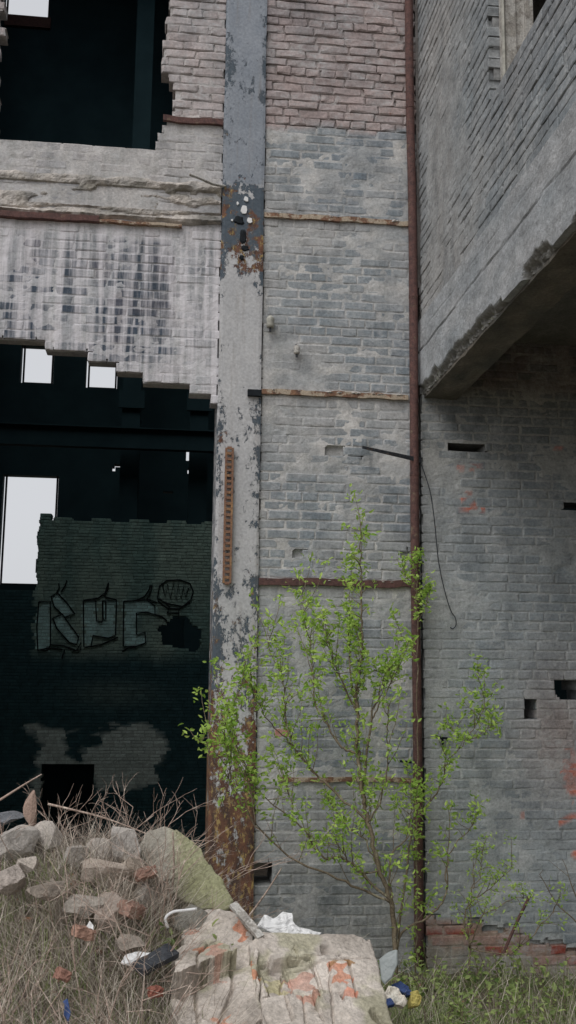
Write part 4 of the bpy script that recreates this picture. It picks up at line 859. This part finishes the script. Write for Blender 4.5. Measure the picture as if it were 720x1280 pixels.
starslab('masonry_block', [(312,1176),(330,1166),(400,1170),(452,1169),(462,1178),(470,1200),(496,1300),(332,1300),(318,1230)], P1, N1, .30, M_CONC, None,
         'large flat masonry block with brick faces showing, right one of the front pair', 'rubble', 'pale masonry blocks lying in front', .009,
         blk_t(305, redpx([(376,1218,.065,.05,(146,114,102)), (384,1245,.04,.06,(146,114,102)), (425,1218,.035,.07,(150,98,74)), (436,1240,.02,.07,(160,110,92)), (345,1225,.05,.06,(148,142,112)), (315,1210,.02,.06,(150,98,74)), (425,1204,.05,.02,(112,84,52))])), 305, 110, 460, jag=.014, facet=bondfacet(11),
         groove=grv(linepx([(325,1207,462,1200,.02,.006), (354,1207,352,1240,.02,.006), (412,1206,418,1290,.016,.006), (436,1206,446,1250,.022,.005), (378,1240,384,1290,.016,.006), (325,1207,322,1290,.04,.010), (395,1225,400,1250,.015,.006)])))
P2 = at(230, 1080, 1, -1.75)
starslab('mossy_slab', [(172,1062),(184,1040),(204,1030),(222,1038),(252,1060),(263,1082),(280,1106),(291,1124),(284,1136),(250,1136),(222,1120),(196,1100)], P2, np.array([.05, -.75, .66]), .16, M_CONC, None,
         'long concrete slab covered in yellow green moss leaning beside the column', 'slab', None, .012, lambda u, v: (np.concatenate([mixc(S(122, 118, 110), S(120, 120, 94), sst(-.12, .02, u)*(.6+.6*fbm(u*6, v*6, 3, 3))), 0*u[:, None]], 1), np.stack([.03+0*u, .05+0*u, .05+.26*sst(-.1, .05, u), 0*u], 1)), 7, 60, 240, facet=vorofacet(9, 9, .5, .008, .06))
grey = S(140, 135, 130); pink = S(138, 128, 119); rk = S(124, 98, 86)
def rpx(px, py, y, r, lab, seed, col, aux=(.03, .08, .04, 0), name='concrete_chunk', cat='rubble', grp='concrete chunks on the mound', facets=16, rough=.03):
    c = at(px, py, 1, y); r = np.array(r)*.88; c = c-[0, 0, .02]; col = np.array(col)*.92; return rock(name, c, r, M_CONC, lab, cat, grp, seed, col, aux, facets, rough, rot=seed*1.3)
rpx(92, 1068, -1.75, (.20, .14, .11), 'rounded grey concrete chunk left of centre on the mound crest', 1, grey)
rpx(152, 1052, -1.8, (.14, .13, .17), 'upright grey chunk touching the left end of the mossy slab', 2, grey)
rpx(12, 1052, -1.8, (.24, .16, .15), 'flat grey chunk at the left edge of the mound', 3, grey)
rpx(31, 1076, -2.1, (.085, .08, .09), 'small pale round stone in front of the flat left chunk', 4, S(146, 138, 130))
rpx(128, 1090, -2.0, (.26, .16, .12), 'tan brick lump below the upright grey chunk', 5, pink, (.02, .05, .03, 0))
rpx(140, 1130, -2.3, (.20, .15, .14), 'pinkish masonry lump in the middle of the dry grass', 6, S(136, 126, 118), (.04, .05, .02, 0))
rpx(170, 1085, -2.0, (.14, .1, .12), 'dusty brown chunk under the mossy slab', 7, S(124, 114, 104), (.02, .1, .05, 0))
rpx(60, 1110, -2.4, (.15, .12, .09), 'low grey stone buried in the grass at left', 8, S(112, 104, 96))
rpx(38, 1012, -1.5, (.05, .05, .17), 'narrow pointed reddish shard standing on the crest', 9, S(126, 108, 98), (.05, 0, 0, 0), facets=10)
rpx(5, 1020, -1.4, (.16, .1, .06), 'dark grey chunk at the far left behind the crest', 10, S(100, 102, 106))
rpx(60, 1046, -1.6, (.17, .12, .13), 'angular pale chunk between the flat left chunk and the rounded one', 21, S(138, 132, 126))
rpx(125, 1062, -1.7, (.13, .1, .12), 'small angular grey chunk wedged at the crest left of the upright one', 22, S(134, 128, 122))
rpx(182, 1120, -2.1, (.17, .12, .13), 'grey angular chunk at the foot of the mossy slab', 23, S(126, 121, 115))
rpx(100, 1125, -2.35, (.16, .12, .10), 'dusty angular chunk left of the pinkish masonry lump', 24, S(132, 126, 119))
rpx(240, 1150, -2.2, (.14, .12, .12), 'shaded grey chunk just under the mossy slab behind the front blocks', 25, S(112, 110, 104))
rpx(10, 1095, -2.2, (.16, .12, .10), 'low pale chunk at the left edge below the flat one', 26, S(132, 124, 118))
rpx(160, 1175, -2.6, (.12, .09, .07), 'small dusty chunk above the white scrap', 27, S(124, 116, 108))
def brickbit(px, py, y, r, ang, lab, seed, col=rk):
    c = at(px, py, 1, y); rd = np.random.default_rng(seed); mb = MB(); R = np.array(Matrix.Rotation(ang, 3, 'Z') @ Matrix.Rotation(rd.uniform(-.5, .5), 3, 'X') @ Matrix.Rotation(rd.uniform(-.4, .4), 3, 'Y'))
    n = 5; V = []; idx = {}
    F = []
    def vid(i, j, k):
        if (i, j, k) not in idx:
            p = np.array([i, j, k])/n*2-1; q = p*np.array(r)*(1-.05*(np.abs(p) > .9).sum()) + rd.normal(size=3)*.003; idx[(i, j, k)] = len(V); V.append(R @ q + c)
        return idx[(i, j, k)]
    for a in range(n):
        for b in range(n):
            for s in (0, n):
                f1 = [(a, b, s), (a+1, b, s), (a+1, b+1, s), (a, b+1, s)]; f2 = [(a, s, b), (a+1, s, b), (a+1, s, b+1), (a, s, b+1)]; f3 = [(s, a, b), (s, a+1, b), (s, a+1, b+1), (s, a, b+1)]
                for f_ in (f1, f2, f3): F.append(tuple(vid(*q) for q in f_))
    mb.add(V, F, np.append(col, 0), (0, .1, .05, 0)); tag(mb.build('broken_brick', M_CONC, None, False, c-[0, 0, r[2]]), lab, 'brick', 'loose broken bricks')
brickbit(104, 1166, -2.75, (.05, .04, .028), .5, 'orange brick fragment in the grass left of centre', 1, S(124, 98, 86))
brickbit(182, 1092, -2.15, (.06, .045, .03), .2, 'rusty brick half wedged below the mossy slab', 3, S(112, 88, 78))
brickbit(78, 1218, -3.0, (.04, .03, .025), 2.0, 'tiny brick crumb near the bottom left', 4, S(112, 84, 74))
brickbit(164, 1137, -2.35, (.08, .05, .035), .9, 'pinkish brick half on the slope left of the pale blocks', 5, S(122, 98, 88))
brickbit(194, 1240, -3.1, (.03, .03, .02), .4, 'small red brick crumb at the left side of the masonry block', 6, S(108, 70, 60))
# crumbs of mortar and brick, too many to count
rd = np.random.default_rng(77); mb = MB(); oct_ = np.array([(1,0,0),(-1,0,0),(0,1,0),(0,-1,0),(0,0,1),(0,0,-1),(.6,.6,.5),(-.6,.6,.4),(.6,-.6,.5),(-.6,-.6,.5)], float)
OF = [(0,6,4),(6,2,4),(2,7,4),(7,1,4),(1,9,4),(9,3,4),(3,8,4),(8,0,4),(0,5,2),(2,5,1),(1,5,3),(3,5,0),(0,2,6),(2,1,7),(1,3,9),(3,0,8)]
pal = [S(122, 116, 110), S(138, 130, 122), S(104, 98, 92), S(136, 100, 84), S(128, 92, 76), S(150, 142, 134)]
for i in range(1500):
    x = rd.uniform(-2.2, 3.6); y = rd.uniform(-4.3, -.1)
    if x > 1 and rd.random() < .5: continue
    r_ = .012+.035*rd.random()**3+.02*(rd.random() < .08); v = oct_*rd.uniform(.6, 1.2, (10, 3))*np.array([1, .8, .6])*r_; a = rd.uniform(0, 6.28)
    v = v @ np.array([[math.cos(a), math.sin(a), 0], [-math.sin(a), math.cos(a), 0], [0, 0, 1]]); mb.add(v+[x, y, gz(x, y)+r_*.35], OF, np.append(pal[rd.integers(0, 6)], 0), (.02, .08, .04, 0))
tag(mb.build('rubble_crumbs', M_CONC), 'small crumbs of mortar, stone and brick strewn over the ground', 'rubble', kind='stuff')
# litter
def crumple(name, pts, y, mat, lab, cat, seed, amp=.03, N=(0.05, -.6, .8), thick=.006):
    P0 = at(*pts[0], 1, y); rd = np.random.default_rng(seed)
    return starslab(name, pts, P0, np.array(N), thick, mat, None, lab, cat, None, amp, None, seed, 9, 34, jag=.01)
crumple('plastic_sheet', [(322,1158),(330,1144),(344,1148),(354,1138),(364,1140),(367,1154),(378,1162),(402,1167),(392,1174),(352,1172)], -2.25, M_WHITE, 'crumpled white plastic sheet behind the right masonry block', 'sheet', 3, .035, (.1, -.8, .6))
crumple('plastic_scrap', [(150,1204),(158,1192),(172,1189),(190,1190),(186,1198),(166,1206)], -2.75, M_WHITE, 'small white plastic scrap on the end of the dark plank', 'scrap', 5, .02)
crumple('paper_scrap', [(108,1158),(113,1150),(118,1156),(117,1172),(110,1174)], -2.72, M_WHITE, 'tiny white paper scrap beside the orange brick fragment', 'scrap', 7, .01, (.1, -.9, .4))
M_BLUE = plain('blue_cloth', S(52, 68, 104), S(38, 48, 78), 8); M_CREAM = plain('cream_cloth', S(186, 176, 164), S(160, 150, 138), 8); M_YEL = plain('yellow_plastic', S(150, 140, 82), S(122, 112, 66), 8); M_GLS = plain('milky_plastic', S(122, 126, 126), S(104, 110, 110), 5, .35)
crumple('milky_panel', [(474,1200),(484,1190),(496,1186),(497,1204),(490,1222),(480,1232),(476,1225)], -1.9, M_GLS, 'grey milky plastic panel leaning against the right masonry block', 'panel', 9, .006, (-.3, -.85, .4), .012)
crumple('cloth_rag', [(480,1240),(486,1230),(498,1234),(511,1248),(506,1256),(488,1252)], -2.0, M_CREAM, 'cream coloured rag right of the masonry block', 'rag', 11, .03, (.1, -.7, .7), .03)
crumple('blue_rag', [(489,1228),(500,1226),(512,1234),(516,1246),(508,1246),(498,1236)], -1.9, M_BLUE, 'blue rag lying behind the cream rag', 'rag', 13, .03, (.1, -.7, .7), .03)
crumple('blue_scrap', [(480,1248),(488,1248),(494,1256),(484,1258)], -2.06, M_BLUE, 'small blue scrap in front of the cream rag', 'scrap', 14, .02, (.1, -.7, .7), .02)
crumple('plastic_pot', [(512,1240),(522,1238),(528,1246),(524,1258),(514,1258)], -1.95, M_YEL, 'yellowish plastic pot right of the cream rag', 'pot', 15, .03, (.1, -.9, .4), .06)
crumple('blue_wrapper', [(80,1250),(86,1246),(88,1266),(84,1280),(79,1268)], -3.15, M_BLUE, 'dark blue wrapper tangled in twigs at the bottom left', 'wrapper', 16, .02, (.1, -.9, .4), .02)
def plank(px0, px1, y0, y1, w_, th, mat, name, lab, cat):
    a = at(*px0, 1, y0); b = at(*px1, 1, y1); d_ = (b-a)/np.linalg.norm(b-a); s1 = np.cross(d_, [0, -.5, .85]); s1 /= np.linalg.norm(s1); n1_ = np.cross(s1, d_); mb = MB(); n = 10; V = []
    for i in range(n+1):
        c = a+(b-a)*i/n; ww = w_*(1-.15*random.random())
        for p, q in ((-1, -1), (1, -1), (1, 1), (-1, 1)): V.append(c+s1*p*ww+n1_*q*th)
    mb.add(V, [(i*4+j, i*4+(j+1) % 4, i*4+4+(j+1) % 4, i*4+4+j) for i in range(n) for j in range(4)]+[(3, 2, 1, 0), (n*4, n*4+1, n*4+2, n*4+3)]); tag(mb.build(name, mat, None, False, a), lab, cat)
plank((172, 1212), (216, 1188), -2.8, -2.65, .045, .015, M_DARK, 'wood_plank', 'short dark plank poking out left of the masonry block', 'plank')
plank((291, 1130), (326, 1172), -2.35, -2.5, .024, .010, M_WOOD, 'wood_lath', 'pale split lath lying across the join of the masonry blocks', 'lath')
W = smoothline([at(x, y, 1, -2.4) for x, y in ((210, 1160), (207, 1148), (216, 1140), (230, 1138), (246, 1136))], 4)
mb = MB(); mb.tube(W, .008, 7); tag(mb.build('plastic_tube', M_WHITE, None, True, W[0]), 'bent white plastic tube behind the left masonry block', 'tube')
# dry broken stalks scattered over slope
for i, (a, b, ya, yb, lab) in enumerate((((300, 1160), (352, 1085), -1.6, -1.0, 'pale dry stick rising past the foot of the column'), ((60, 1005), (190, 1045), -1.3, -1.45, 'long pale dry stick lying over the mound crest'), ((0, 1000), (52, 968), -1.5, -1.3, 'pale dry stick at the left edge above the crest'), ((210, 1150), (216, 1040), -1.9, -2.0, 'upright dry stalk in front of the mossy slab'))):
    P = smoothline([at(*a, 1, ya), at((a[0]+b[0])/2+4, (a[1]+b[1])/2-3, 1, (ya+yb)/2), at(*b, 1, yb)], 4); mb = MB(); mb.tube(P, np.linspace(.008, .004, len(P)), 5); tag(mb.build('dry_stick', M_TWIG, None, True, P[0]), lab, 'stick')
